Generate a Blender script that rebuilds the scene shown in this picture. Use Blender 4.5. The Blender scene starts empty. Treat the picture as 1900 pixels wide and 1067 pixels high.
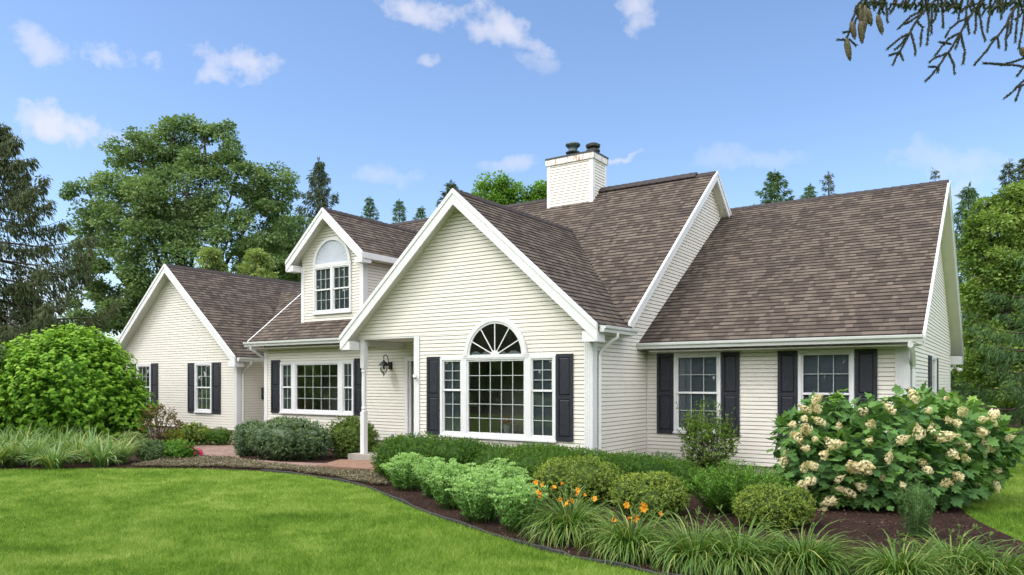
import bpy, math, random
import numpy as np
from mathutils import Vector, Matrix
R = math.radians
rng = np.random.default_rng(7)
random.seed(7)
scene = bpy.context.scene
COL = scene.collection

# ------------------------------------------------------------------ camera
F, TH, HY, HC = 1376.0, R(34.2), 709.0, 1.613     # focal length (px of a 1900 px frame), heading, horizon row, eye height
SN, CS = math.sin(TH), math.cos(TH)
G = -0.15                                         # ground level
cam_d = bpy.data.cameras.new('camera')
cam = bpy.data.objects.new('camera', cam_d)
COL.objects.link(cam)
cam.location = (0, 0, HC)
cam.rotation_euler = (R(90), 0, TH)
cam_d.sensor_width = 36
cam_d.lens = F / 1900 * 36
cam_d.shift_y = (HY - 533.5) / 1900
cam_d.clip_start = 0.05
cam_d.clip_end = 2000
scene.camera = cam
scene.view_settings.view_transform = 'Standard'
scene.view_settings.look = 'None'
scene.view_settings.gamma = 1
scene.view_settings.exposure = 0.60
scene.cycles.max_bounces = 8
scene.cycles.transparent_max_bounces = 12
scene.cycles.use_denoising = True

FWD = (-SN, CS, 0.0); RGT = (CS, SN, 0.0)


def pd(px, py, d):
    """surveyed point: photo pixel at depth d"""
    u = d * (px - 950) / F
    return np.array([u * CS - d * SN, u * SN + d * CS, HC + (HY - py) / F * d])


def gp(px, py, z=G):
    """surveyed point on level z"""
    return pd(px, py, (HC - z) * F / (py - HY))


# ------------------------------------------------------------------ node helpers
def N(nt, t, **kw):
    n = nt.nodes.new(t)
    for k, v in kw.items():
        setattr(n, k, v)
    return n


def math_n(nt, op, a, b=None, c=None, clamp=False):
    n = N(nt, 'ShaderNodeMath', operation=op, use_clamp=clamp)
    for i, v in enumerate((a, b, c)):
        if v is None:
            continue
        if isinstance(v, (int, float)):
            n.inputs[i].default_value = v
        else:
            nt.links.new(v, n.inputs[i])
    return n.outputs[0]


def ramp(nt, fac, stops, interp='LINEAR'):
    n = N(nt, 'ShaderNodeValToRGB')
    cr = n.color_ramp
    cr.interpolation = interp
    while len(cr.elements) < len(stops):
        cr.elements.new(0.5)
    for e, (p, c) in zip(cr.elements, stops):
        e.position = p
        e.color = (*c, 1) if len(c) == 3 else c
    nt.links.new(fac, n.inputs[0])
    return n.outputs[0]


def mixc(nt, fac, a, b, mode='MIX'):
    n = N(nt, 'ShaderNodeMix', data_type='RGBA', blend_type=mode)
    for sock, v in ((n.inputs[0], fac), (n.inputs[6], a), (n.inputs[7], b)):
        if isinstance(v, (int, float)):
            sock.default_value = v
        elif isinstance(v, tuple):
            sock.default_value = (*v, 1)
        else:
            nt.links.new(v, sock)
    return n.outputs[2]


# ------------------------------------------------------------------ world and sun
SUN_EL, SUN_AZ = R(54), R(212)       # azimuth from +Y towards +X
world = bpy.data.worlds.new('World')
scene.world = world
world.use_nodes = True
wt = world.node_tree
wt.nodes.clear()
w_out = N(wt, 'ShaderNodeOutputWorld')
sky = N(wt, 'ShaderNodeTexSky', sky_type='NISHITA', sun_disc=False)
sky.sun_elevation = SUN_EL
sky.sun_rotation = SUN_AZ
sky.air_density = 1.0
sky.dust_density = 0.6
sky.ozone_density = 2.0
geo = N(wt, 'ShaderNodeTexCoord')


def wdot(vec):
    n = N(wt, 'ShaderNodeVectorMath', operation='DOT_PRODUCT')
    wt.links.new(geo.outputs['Generated'], n.inputs[0])
    n.inputs[1].default_value = vec
    return n.outputs['Value']


a_f = wdot(FWD)
a_s = math_n(wt, 'MAXIMUM', a_f, 0.05)
gx = math_n(wt, 'DIVIDE', wdot(RGT), a_s)
gy = math_n(wt, 'DIVIDE', wdot((0, 0, 1)), a_s)
comb = N(wt, 'ShaderNodeCombineXYZ')
wt.links.new(gx, comb.inputs[0])
wt.links.new(gy, comb.inputs[1])
nz = N(wt, 'ShaderNodeTexNoise')
nz.inputs['Scale'].default_value = 9
nz.inputs['Detail'].default_value = 6
nz.inputs['Roughness'].default_value = 0.58
wt.links.new(comb.outputs[0], nz.inputs['Vector'])
wob = N(wt, 'ShaderNodeVectorMath', operation='SUBTRACT')
wt.links.new(nz.outputs['Color'], wob.inputs[0])
wob.inputs[1].default_value = (0.5, 0.5, 0.5)
wob2 = N(wt, 'ShaderNodeVectorMath', operation='SCALE')
wt.links.new(wob.outputs[0], wob2.inputs[0])
wob2.inputs['Scale'].default_value = 0.11
wpos = N(wt, 'ShaderNodeVectorMath', operation='ADD')
wt.links.new(comb.outputs[0], wpos.inputs[0])
wt.links.new(wob2.outputs[0], wpos.inputs[1])
nz2 = N(wt, 'ShaderNodeTexNoise')
nz2.inputs['Scale'].default_value = 13
nz2.inputs['Detail'].default_value = 8
nz2.inputs['Roughness'].default_value = 0.62
wt.links.new(comb.outputs[0], nz2.inputs['Vector'])
ragged = math_n(wt, 'MULTIPLY', math_n(wt, 'SUBTRACT', nz2.outputs['Fac'], 0.53), 2.9)
cov = None
for (cx, cy, ax, ay, rot, st) in (
        (85, 80, 62, 36, -10, .62), (215, 92, 85, 36, -8, .72), (290, 95, 50, 24, -6, .6), (470, 112, 130, 46, -10, .8),
        (395, 135, 70, 26, -10, .65), (135, 225, 135, 52, -18, .98), (60, 205, 60, 36, 0, .6), (780, 18, 110, 40, -14, .85),
        (925, 75, 110, 52, -30, .85), (1185, 18, 50, 46, -30, .75), (795, 103, 30, 20, 0, .55), (700, 322, 90, 34, 0, .42),
        (960, 303, 100, 34, 18, .5), (1160, 277, 70, 11, 18, .6), (1400, 300, 170, 34, 0, .3), (1760, 300, 170, 40, 0, .36),
        (1770, 345, 60, 40, 0, .6), (80, 560, 160, 120, 0, .5), (980, 130, 60, 22, -25, .35)):
    mp = N(wt, 'ShaderNodeMapping', vector_type='TEXTURE')
    mp.inputs['Location'].default_value = ((cx - 950) / F, (HY - cy) / F, 0)
    mp.inputs['Rotation'].default_value = (0, 0, R(rot))
    mp.inputs['Scale'].default_value = (ax / F, ay / F, 1)
    wt.links.new(wpos.outputs[0], mp.inputs[0])
    ln = N(wt, 'ShaderNodeVectorMath', operation='LENGTH')
    wt.links.new(mp.outputs[0], ln.inputs[0])
    q_ = math_n(wt, 'MULTIPLY_ADD', ln.outputs['Value'], -1.05, .88)
    q_ = math_n(wt, 'ADD', q_, ragged)
    q_ = math_n(wt, 'MULTIPLY', q_, .95, clamp=True)
    q_ = math_n(wt, 'MULTIPLY', q_, math_n(wt, 'MULTIPLY_ADD', q_, -1.0, 2.0))
    m = math_n(wt, 'MULTIPLY', q_, st)
    cov = m if cov is None else math_n(wt, 'MAXIMUM', cov, m)
cfac = math_n(wt, 'MULTIPLY', cov, 0.92, clamp=True)
cfac = math_n(wt, 'MULTIPLY', cfac, math_n(wt, 'GREATER_THAN', a_f, 0.12))
# unseen bright cloud sheet behind and above the viewer, added as fill light
back = N(wt, 'ShaderNodeMapRange', interpolation_type='SMOOTHSTEP')
back.inputs['From Min'].default_value = 0.16
back.inputs['From Max'].default_value = -0.26
wt.links.new(math_n(wt, 'SUBTRACT', wdot((0, 1, 0)), math_n(wt, 'MULTIPLY', wdot((0, 0, 1)), 0.30)), back.inputs['Value'])
sheet = math_n(wt, 'MULTIPLY', back.outputs[0], 0.85)
skyc = N(wt, 'ShaderNodeHueSaturation')
skyc.inputs['Saturation'].default_value = 1.03
wt.links.new(sky.outputs[0], skyc.inputs['Color'])
sky_s = mixc(wt, 1.0, skyc.outputs[0], (.965, .975, 1.03), 'MULTIPLY')
c1 = mixc(wt, cfac, sky_s, (3.9, 3.9, 4.35))
c2 = mixc(wt, sheet, c1, (15.7, 15.5, 15.6))
bg = N(wt, 'ShaderNodeBackground')
bg.inputs['Strength'].default_value = 0.15
wt.links.new(c2, bg.inputs['Color'])
wt.links.new(bg.outputs[0], w_out.inputs[0])

sun_d = bpy.data.lights.new('sun', 'SUN')
sun_d.energy = 1.08
sun_d.angle = R(16)
sun_d.color = (1.0, 0.96, 0.91)
sun = bpy.data.objects.new('sun', sun_d)
COL.objects.link(sun)
S = Vector((math.sin(SUN_AZ) * math.cos(SUN_EL), math.cos(SUN_AZ) * math.cos(SUN_EL), math.sin(SUN_EL)))
sun.rotation_euler = S.to_track_quat('Z', 'Y').to_euler()
sun.location = (0, -10, 30)


# ------------------------------------------------------------------ materials
def new_mat(name):
    m = bpy.data.materials.new(name)
    m.use_nodes = True
    nt = m.node_tree
    b = nt.nodes['Principled BSDF']
    return m, nt, b


def noise(nt, scale, detail=4, rough=.55, vec=None, dist=0):
    n = N(nt, 'ShaderNodeTexNoise')
    n.inputs['Scale'].default_value = scale
    n.inputs['Detail'].default_value = detail
    n.inputs['Roughness'].default_value = rough
    n.inputs['Distortion'].default_value = dist
    if vec is not None:
        nt.links.new(vec, n.inputs['Vector'])
    return n.outputs['Fac']


def pos_vec(nt, scale=(1, 1, 1)):
    g = N(nt, 'ShaderNodeNewGeometry')
    mp = N(nt, 'ShaderNodeMapping')
    mp.inputs['Scale'].default_value = scale
    nt.links.new(g.outputs['Position'], mp.inputs[0])
    return mp.outputs[0]


def bump(nt, b, h, strength=.3, dist=.01):
    n = N(nt, 'ShaderNodeBump')
    n.inputs['Strength'].default_value = strength
    n.inputs['Distance'].default_value = dist
    nt.links.new(h, n.inputs['Height'])
    nt.links.new(n.outputs[0], b.inputs['Normal'])


def paint(name, col, rough=.5, var=.08, scale=6, spec=.4, bscale=None, bstr=.1, metal=0, stretch=(1, 1, 1)):
    m, nt, b = new_mat(name)
    v = pos_vec(nt, stretch)
    f = noise(nt, scale, 6, .6, v)
    lo = tuple(c * (1 - var) for c in col)
    hi = tuple(min(1, c * (1 + var)) for c in col)
    nt.links.new(ramp(nt, f, [(.3, lo), (.7, hi)]), b.inputs['Base Color'])
    b.inputs['Roughness'].default_value = rough
    b.inputs['Specular IOR Level'].default_value = spec
    b.inputs['Metallic'].default_value = metal
    if bscale:
        bump(nt, b, noise(nt, bscale, 3, .6, v), bstr, .004)
    return m


M = {}
M['trim'] = paint('white_trim', (.68, .685, .69), .45, .04, 3)
M['grille'] = paint('grille_bar', (.44, .48, .47), .5, .04, 3)
M['gutter'] = paint('white_gutter', (.64, .66, .645), .35, .05, 4)
M['shutter'] = paint('navy_shutter', (.022, .024, .033), .42, .35, 22, .35, 60, .25)
M['soffit'] = paint('soffit_vinyl', (.66, .645, .58), .6, .05, 3)
M['black'] = paint('black_metal', (.018, .017, .017), .4, .2, 20)
M['concrete'] = paint('concrete', (.33, .30, .26), .85, .15, 9, .2, 60, .3)
M['door'] = paint('dark_door', (.022, .021, .03), .35, .1, 5)
M['interior'] = paint('room_interior', (.52, .48, .42), .9, .1, 2, .1)
M['dark_room'] = paint('dark_room_disc', (.060, .050, .045), .9, .25, 60, .1)  # darkness of the unlit room painted on a disc
M['screen'] = paint('window_screen', (.195, .22, .28), .7, .10, 3, .25)
M['curtain'] = paint('sheer_curtain', (.20, .245, .27), .9, .35, 14, .1, stretch=(1, 1, .02))
M['blind'] = paint('white_fan_blind', (.44, .48, .54), .7, .05, 4, .3)
M['steel'] = paint('weathered_steel', (.085, .11, .115), .5, .35, 9, .4, metal=.6)
M['cap'] = paint('dark_cap', (.035, .032, .032), .5, .3, 8)
M['bark'] = paint('bark', (.075, .062, .05), .95, .4, 14, .1, 30, .6, stretch=(1, 1, .25))
M['twig'] = paint('twig', (.06, .05, .042), .9, .3, 20, .1)
M['white_plastic'] = paint('white_plastic', (.75, .75, .74), .35, .03, 4)
M['edging'] = paint('black_edging', (.03, .03, .032), .6, .4, 12)
M['ridge'] = paint('ridge_cap', (.050, .042, .041), .9, .35, 12, .15, 80, .4)

# siding: cream vinyl with light weathering
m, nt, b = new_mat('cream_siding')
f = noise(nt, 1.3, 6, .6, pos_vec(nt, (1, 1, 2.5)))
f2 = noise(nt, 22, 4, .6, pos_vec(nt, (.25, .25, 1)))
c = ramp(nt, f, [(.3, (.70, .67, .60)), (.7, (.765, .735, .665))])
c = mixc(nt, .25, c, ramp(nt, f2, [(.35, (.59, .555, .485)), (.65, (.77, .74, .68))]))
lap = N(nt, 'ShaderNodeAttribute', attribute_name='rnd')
c = mixc(nt, lap.outputs['Fac'], (.50, .46, .40), c)  # lip and recess coloured darker to draw the shadow line between courses
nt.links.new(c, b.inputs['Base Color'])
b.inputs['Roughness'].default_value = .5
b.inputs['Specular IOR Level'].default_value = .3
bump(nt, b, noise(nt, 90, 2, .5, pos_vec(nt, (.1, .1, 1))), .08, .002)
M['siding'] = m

# rusty chimney band
m, nt, b = new_mat('chimney_band')
f = noise(nt, 5, 5, .7, pos_vec(nt, (2.2, 2.2, .5)))
c = ramp(nt, f, [(.0, (.66, .655, .63)), (.53, (.66, .655, .63)), (.60, (.42, .20, .07)), (.72, (.22, .085, .03))])
nt.links.new(c, b.inputs['Base Color'])
b.inputs['Roughness'].default_value = .6
M['band'] = m

# glass: clear pane, reflection by Fresnel
m, nt, b = new_mat('window_glass')
nt.nodes.remove(b)
fr = N(nt, 'ShaderNodeFresnel')
fr.inputs[0].default_value = 1.5
tr = N(nt, 'ShaderNodeBsdfTransparent')
tr.inputs[0].default_value = (.80, .84, .82, 1)
gl = N(nt, 'ShaderNodeBsdfGlossy')
gl.inputs['Roughness'].default_value = .01
mx = N(nt, 'ShaderNodeMixShader')
nt.links.new(math_n(nt, 'MULTIPLY', fr.outputs[0], 2.3), mx.inputs[0])
nt.links.new(tr.outputs[0], mx.inputs[1])
nt.links.new(gl.outputs[0], mx.inputs[2])
nt.links.new(mx.outputs[0], nt.nodes['Material Output'].inputs[0])
M['glass'] = m

# asphalt shingles: UV in metres, one random tint per tab
EXPO = 0.135


def shingle_mat(name, dark, mid, lite, stain=.5):
    m, nt, b = new_mat(name)
    uv = N(nt, 'ShaderNodeUVMap')
    sp = N(nt, 'ShaderNodeSeparateXYZ')
    nt.links.new(uv.outputs[0], sp.inputs[0])
    u, v = sp.outputs[0], sp.outputs[1]
    row = math_n(nt, 'FLOOR', math_n(nt, 'DIVIDE', math_n(nt, 'ADD', v, 0.0005), EXPO))

    def cells(width, seed):
        wn = N(nt, 'ShaderNodeTexWhiteNoise', noise_dimensions='2D')
        cv = N(nt, 'ShaderNodeCombineXYZ')
        nt.links.new(row, cv.inputs[0])
        cv.inputs[1].default_value = seed
        nt.links.new(cv.outputs[0], wn.inputs['Vector'])
        sh = math_n(nt, 'ADD', math_n(nt, 'DIVIDE', u, width), math_n(nt, 'MULTIPLY', wn.outputs[0], 7.0))
        wob = math_n(nt, 'MULTIPLY', math_n(nt, 'SINE', math_n(nt, 'MULTIPLY', sh, 2.3)), .3)
        cell = math_n(nt, 'FLOOR', math_n(nt, 'ADD', sh, wob))
        cv2 = N(nt, 'ShaderNodeCombineXYZ')
        nt.links.new(cell, cv2.inputs[0])
        nt.links.new(row, cv2.inputs[1])
        cv2.inputs[2].default_value = seed
        w2 = N(nt, 'ShaderNodeTexWhiteNoise', noise_dimensions='3D')
        nt.links.new(cv2.outputs[0], w2.inputs['Vector'])
        return w2.outputs[0]
    r1, r2 = cells(.135, 1.3), cells(.30, 4.1)
    t = math_n(nt, 'ADD', math_n(nt, 'MULTIPLY', r1, .8), math_n(nt, 'MULTIPLY', r2, .2))
    c = ramp(nt, t, [(.18, dark), (.5, mid), (.85, lite)])
    st = noise(nt, .55, 5, .65, pos_vec(nt, (1, 1, .5)))
    c = mixc(nt, stain, c, mixc(nt, 1.0, c, ramp(nt, st, [(.3, (.62, .61, .63)), (.7, (1.22, 1.18, 1.12))]), 'MULTIPLY'))
    gr = noise(nt, 160, 2, .7, pos_vec(nt))
    c = mixc(nt, .35, c, mixc(nt, 1.0, c, ramp(nt, gr, [(.3, (.5, .5, .5)), (.7, (1.5, 1.5, 1.5))]), 'MULTIPLY'))
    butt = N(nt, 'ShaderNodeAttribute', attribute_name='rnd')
    c = mixc(nt, math_n(nt, 'MULTIPLY_ADD', butt.outputs['Fac'], .75, .25), (.022, .018, .018), c)  # dark asphalt butt edges, also carrying the course shadow line in their colour
    nt.links.new(c, b.inputs['Base Color'])
    b.inputs['Roughness'].default_value = .92
    b.inputs['Specular IOR Level'].default_value = .15
    bump(nt, b, math_n(nt, 'ADD', math_n(nt, 'GREATER_THAN', r1, .5), math_n(nt, 'MULTIPLY', gr, .5)), .55, .008)
    return m


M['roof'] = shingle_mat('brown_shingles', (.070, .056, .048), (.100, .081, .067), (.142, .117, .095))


# vegetation: per leaf random value drives the tint
def leaf_mat(name, cols, trans=.3, rough=.55, spec=.10, pn=.5):
    m, nt, b = new_mat(name)
    at = N(nt, 'ShaderNodeAttribute', attribute_name='rnd')
    big = noise(nt, pn, 2, .5, pos_vec(nt))
    f = math_n(nt, 'ADD', at.outputs['Fac'], math_n(nt, 'MULTIPLY', math_n(nt, 'SUBTRACT', big, .5), .5), clamp=True)
    k = len(cols)
    c = ramp(nt, f, [(i / (k - 1), col) for i, col in enumerate(cols)])
    nt.links.new(c, b.inputs['Base Color'])
    b.inputs['Roughness'].default_value = rough
    b.inputs['Specular IOR Level'].default_value = spec
    tl = N(nt, 'ShaderNodeBsdfTranslucent')
    nt.links.new(mixc(nt, 1.0, c, (1.15, 1.2, .6), 'MULTIPLY'), tl.inputs['Color'])
    mx = N(nt, 'ShaderNodeMixShader')
    mx.inputs[0].default_value = trans
    nt.links.new(b.outputs[0], mx.inputs[1])
    nt.links.new(tl.outputs[0], mx.inputs[2])
    nt.links.new(mx.outputs[0], nt.nodes['Material Output'].inputs[0])
    return m


M['oak'] = leaf_mat('oak_leaf', [(.065, .12, .055), (.12, .195, .075), (.18, .265, .105), (.25, .32, .15)], .3)
M['maple'] = leaf_mat('maple_leaf', [(.075, .13, .035), (.13, .215, .05), (.22, .32, .075), (.36, .41, .13)], .35)
M['birch'] = leaf_mat('birch_leaf', [(.14, .21, .06), (.25, .33, .10), (.38, .44, .17)], .35)
M['poplar'] = leaf_mat('poplar_leaf', [(0.075, 0.165, 0.030), (0.150, 0.285, 0.045), (0.240, 0.390, 0.075)], .35)
M['spruce'] = leaf_mat('spruce_needle', [(.028, .045, .026), (.050, .078, .040), (.078, .108, .052), (.11, .105, .06)], .12, .6)
M['olive_spruce'] = leaf_mat('olive_spruce_needle', [(.045, .062, .032), (.075, .098, .046), (.11, .135, .06), (.15, .145, .08)], .2, .6)
M['fir'] = leaf_mat('fir_needle', [(.045, .09, .038), (.075, .14, .052), (.115, .19, .07)], .15, .6)
M['lilac'] = leaf_mat('lilac_leaf', [(.055, .15, .018), (.11, .26, .026), (.19, .37, .035), (.33, .52, .07)], .35, .45)
M['yew'] = leaf_mat('yew_needle', [(.026, .070, .012), (.055, .125, .018), (.095, .185, .026), (.16, .26, .04)], .2)
M['azalea'] = leaf_mat('azalea_leaf', [(.05, .085, .02), (.12, .19, .035), (.25, .33, .06), (.46, .50, .11)], .25)
M['sedum'] = leaf_mat('sedum_leaf', [(.09, .22, .055), (.18, .36, .10), (.30, .50, .17), (.44, .62, .25)], .3)
M['phlox'] = leaf_mat('phlox_leaf', [(.06, .14, .02), (.11, .24, .034), (.19, .36, .055)], .3)
M['rhodo'] = leaf_mat('rhododendron_leaf', [(.045, .085, .035), (.075, .135, .05), (.12, .19, .07), (.22, .27, .13)], .15, .38, .4)
M['lightshrub'] = leaf_mat('olive_leaf', [(0.068, 0.120, 0.027), (0.128, 0.195, 0.042), (0.225, 0.285, 0.075)], .25)
M['redshrub'] = leaf_mat('bronze_leaf', [(0.048, 0.072, 0.024), (0.112, 0.112, 0.040), (0.192, 0.120, 0.056), (0.128, 0.192, 0.048)], .25)
M['barberry'] = leaf_mat('mixed_leaf', [(0.070, 0.049, 0.025), (0.070, 0.105, 0.025), (0.119, 0.210, 0.035), (0.210, 0.350, 0.056)], .3)
M['yellowleaf'] = leaf_mat('yellow_green_leaf', [(.12, .17, .02), (.22, .28, .03), (.33, .36, .05)], .3)
M['paleleaf'] = leaf_mat('pale_leaf', [(.12, .20, .06), (.25, .32, .12), (.42, .45, .24)], .3)
M['greyleaf'] = leaf_mat('grey_green_leaf', [(0.070, 0.126, 0.049), (0.126, 0.196, 0.077), (0.196, 0.280, 0.126)], .25)
M['hydrangea'] = leaf_mat('oakleaf_hydrangea_leaf', [(.05, .12, .04), (.09, .19, .058), (.14, .27, .065), (.26, .40, .085)], .25, .5)
M['panicle'] = leaf_mat('cream_floret', [(.36, .24, .13), (.62, .51, .30), (.76, .69, .46), (.83, .77, .57)], .3, .6)
M['daylily'] = leaf_mat('daylily_leaf', [(.035, .09, .014), (.08, .17, .026), (.155, .26, .045), (.38, .39, .12)], .3, .4, .35)
M['iris'] = leaf_mat('iris_leaf', [(.06, .14, .035), (.13, .25, .065), (.24, .35, .12), (.46, .44, .15)], .3, .4, .35)
M['liatris'] = leaf_mat('liatris_leaf', [(0.065, 0.130, 0.052), (0.117, 0.221, 0.078), (0.195, 0.312, 0.117)], .3)
M['orange'] = leaf_mat('orange_petal', [(.75, .22, .02), (.85, .36, .03), (.88, .46, .06)], .35)
M['pink'] = leaf_mat('pink_petal', [(.70, .05, .22), (.80, .12, .32), (.85, .3, .42)], .3)
M['peach'] = leaf_mat('peach_petal', [(.62, .16, .12), (.72, .34, .24), (.78, .5, .38)], .3)
M['creeper'] = leaf_mat('bronze_groundcover', [(.075, .055, .052), (.15, .125, .085), (.22, .20, .12), (.40, .36, .27)], .2, .6)
M['cone'] = paint('spruce_cone', (.115, .10, .058), .7, .35, 90, .2, 260, .8)
M['petal_stem'] = leaf_mat('flower_stem', [(.06, .12, .03), (.12, .18, .05)], .2)

# lawn ground and blades
GRASS = [(.34, (.068, .155, .014)), (.44, (.140, .265, .026)), (.53, (.235, .365, .045)), (.66, (.42, .50, .14))]


def grass_col(nt):
    a = noise(nt, .50, 5, .62, pos_vec(nt, (1, 1, 0)), 1.4)
    s = noise(nt, 2.6, 4, .65, pos_vec(nt, (1, 1, 0)), .6)
    q = noise(nt, 13, 3, .6, pos_vec(nt, (1, 1, 0)))
    return math_n(nt, 'ADD', math_n(nt, 'MULTIPLY', a, .46), math_n(nt, 'ADD', math_n(nt, 'MULTIPLY', s, .30), math_n(nt, 'MULTIPLY', q, .24)))


m, nt, b = new_mat('lawn_ground')
c = ramp(nt, grass_col(nt), GRASS)
fine = noise(nt, 60, 4, .7, pos_vec(nt))
c = mixc(nt, 1.0, c, ramp(nt, fine, [(.3, (.42, .44, .38)), (.7, (.78, .80, .74))]), 'MULTIPLY')
nt.links.new(c, b.inputs['Base Color'])
b.inputs['Roughness'].default_value = .9
b.inputs['Specular IOR Level'].default_value = .1
bump(nt, b, fine, .6, .03)
M['lawn'] = m
m, nt, b = new_mat('grass_blade')
at_ = N(nt, 'ShaderNodeAttribute', attribute_name='rnd')
gf = math_n(nt, 'ADD', grass_col(nt), math_n(nt, 'MULTIPLY', math_n(nt, 'SUBTRACT', at_.outputs['Fac'], .5), .20))
c = ramp(nt, gf, GRASS)
nt.links.new(c, b.inputs['Base Color'])
b.inputs['Roughness'].default_value = .5
b.inputs['Specular IOR Level'].default_value = .2
tl = N(nt, 'ShaderNodeBsdfTranslucent')
nt.links.new(c, tl.inputs[0])
mx = N(nt, 'ShaderNodeMixShader')
mx.inputs[0].default_value = .35
nt.links.new(b.outputs[0], mx.inputs[1])
nt.links.new(tl.outputs[0], mx.inputs[2])
nt.links.new(mx.outputs[0], nt.nodes['Material Output'].inputs[0])
M['grass'] = m

m, nt, b = new_mat('bark_mulch')
f = noise(nt, 38, 5, .7, pos_vec(nt), .8)
f2 = noise(nt, 2, 3, .5, pos_vec(nt))
c = ramp(nt, math_n(nt, 'ADD', math_n(nt, 'MULTIPLY', f, .8), math_n(nt, 'MULTIPLY', f2, .2)),
         [(.35, (.018, .010, .008)), (.52, (.048, .027, .021)), (.7, (.11, .068, .052))])
nt.links.new(c, b.inputs['Base Color'])
b.inputs['Roughness'].default_value = .95
b.inputs['Specular IOR Level'].default_value = .1
bump(nt, b, f, 1.0, .04)
M['mulch'] = m
M['chip'] = leaf_mat('mulch_chip', [(.02, .011, .009), (.06, .034, .025), (.16, .10, .075)], .05, .9, .1)

m, nt, b = new_mat('brick_pavers')
bt = N(nt, 'ShaderNodeTexBrick')
bt.inputs['Scale'].default_value = 1
bt.inputs['Brick Width'].default_value = .22
bt.inputs['Row Height'].default_value = .11
bt.inputs['Mortar Size'].default_value = .006
bt.inputs['Color1'].default_value = (.20, .125, .10, 1)
bt.inputs['Color2'].default_value = (.29, .19, .155, 1)
bt.inputs['Mortar'].default_value = (.10, .075, .06, 1)
mp = N(nt, 'ShaderNodeMapping')
mp.inputs['Rotation'].default_value = (0, 0, R(12))
g_ = N(nt, 'ShaderNodeNewGeometry')
nt.links.new(g_.outputs['Position'], mp.inputs[0])
nt.links.new(mp.outputs[0], bt.inputs[0])
c = mixc(nt, .5, bt.outputs['Color'], mixc(nt, 1.0, bt.outputs['Color'], ramp(nt, noise(nt, 9, 5, .6, pos_vec(nt)), [(.3, (.6, .6, .6)), (.7, (1.4, 1.35, 1.3))]), 'MULTIPLY'))
nt.links.new(c, b.inputs['Base Color'])
b.inputs['Roughness'].default_value = .85
bump(nt, b, bt.outputs['Fac'], -.4, .01)
M['brick'] = m
M['step'] = paint('weathered_step', (.22, .135, .095), .85, .3, 9, .15, 40, .4, stretch=(1, 1, 1))
M['asphalt'] = paint('asphalt', (.05, .05, .052), .9, .2, 8, .2, 80, .4)


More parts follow.
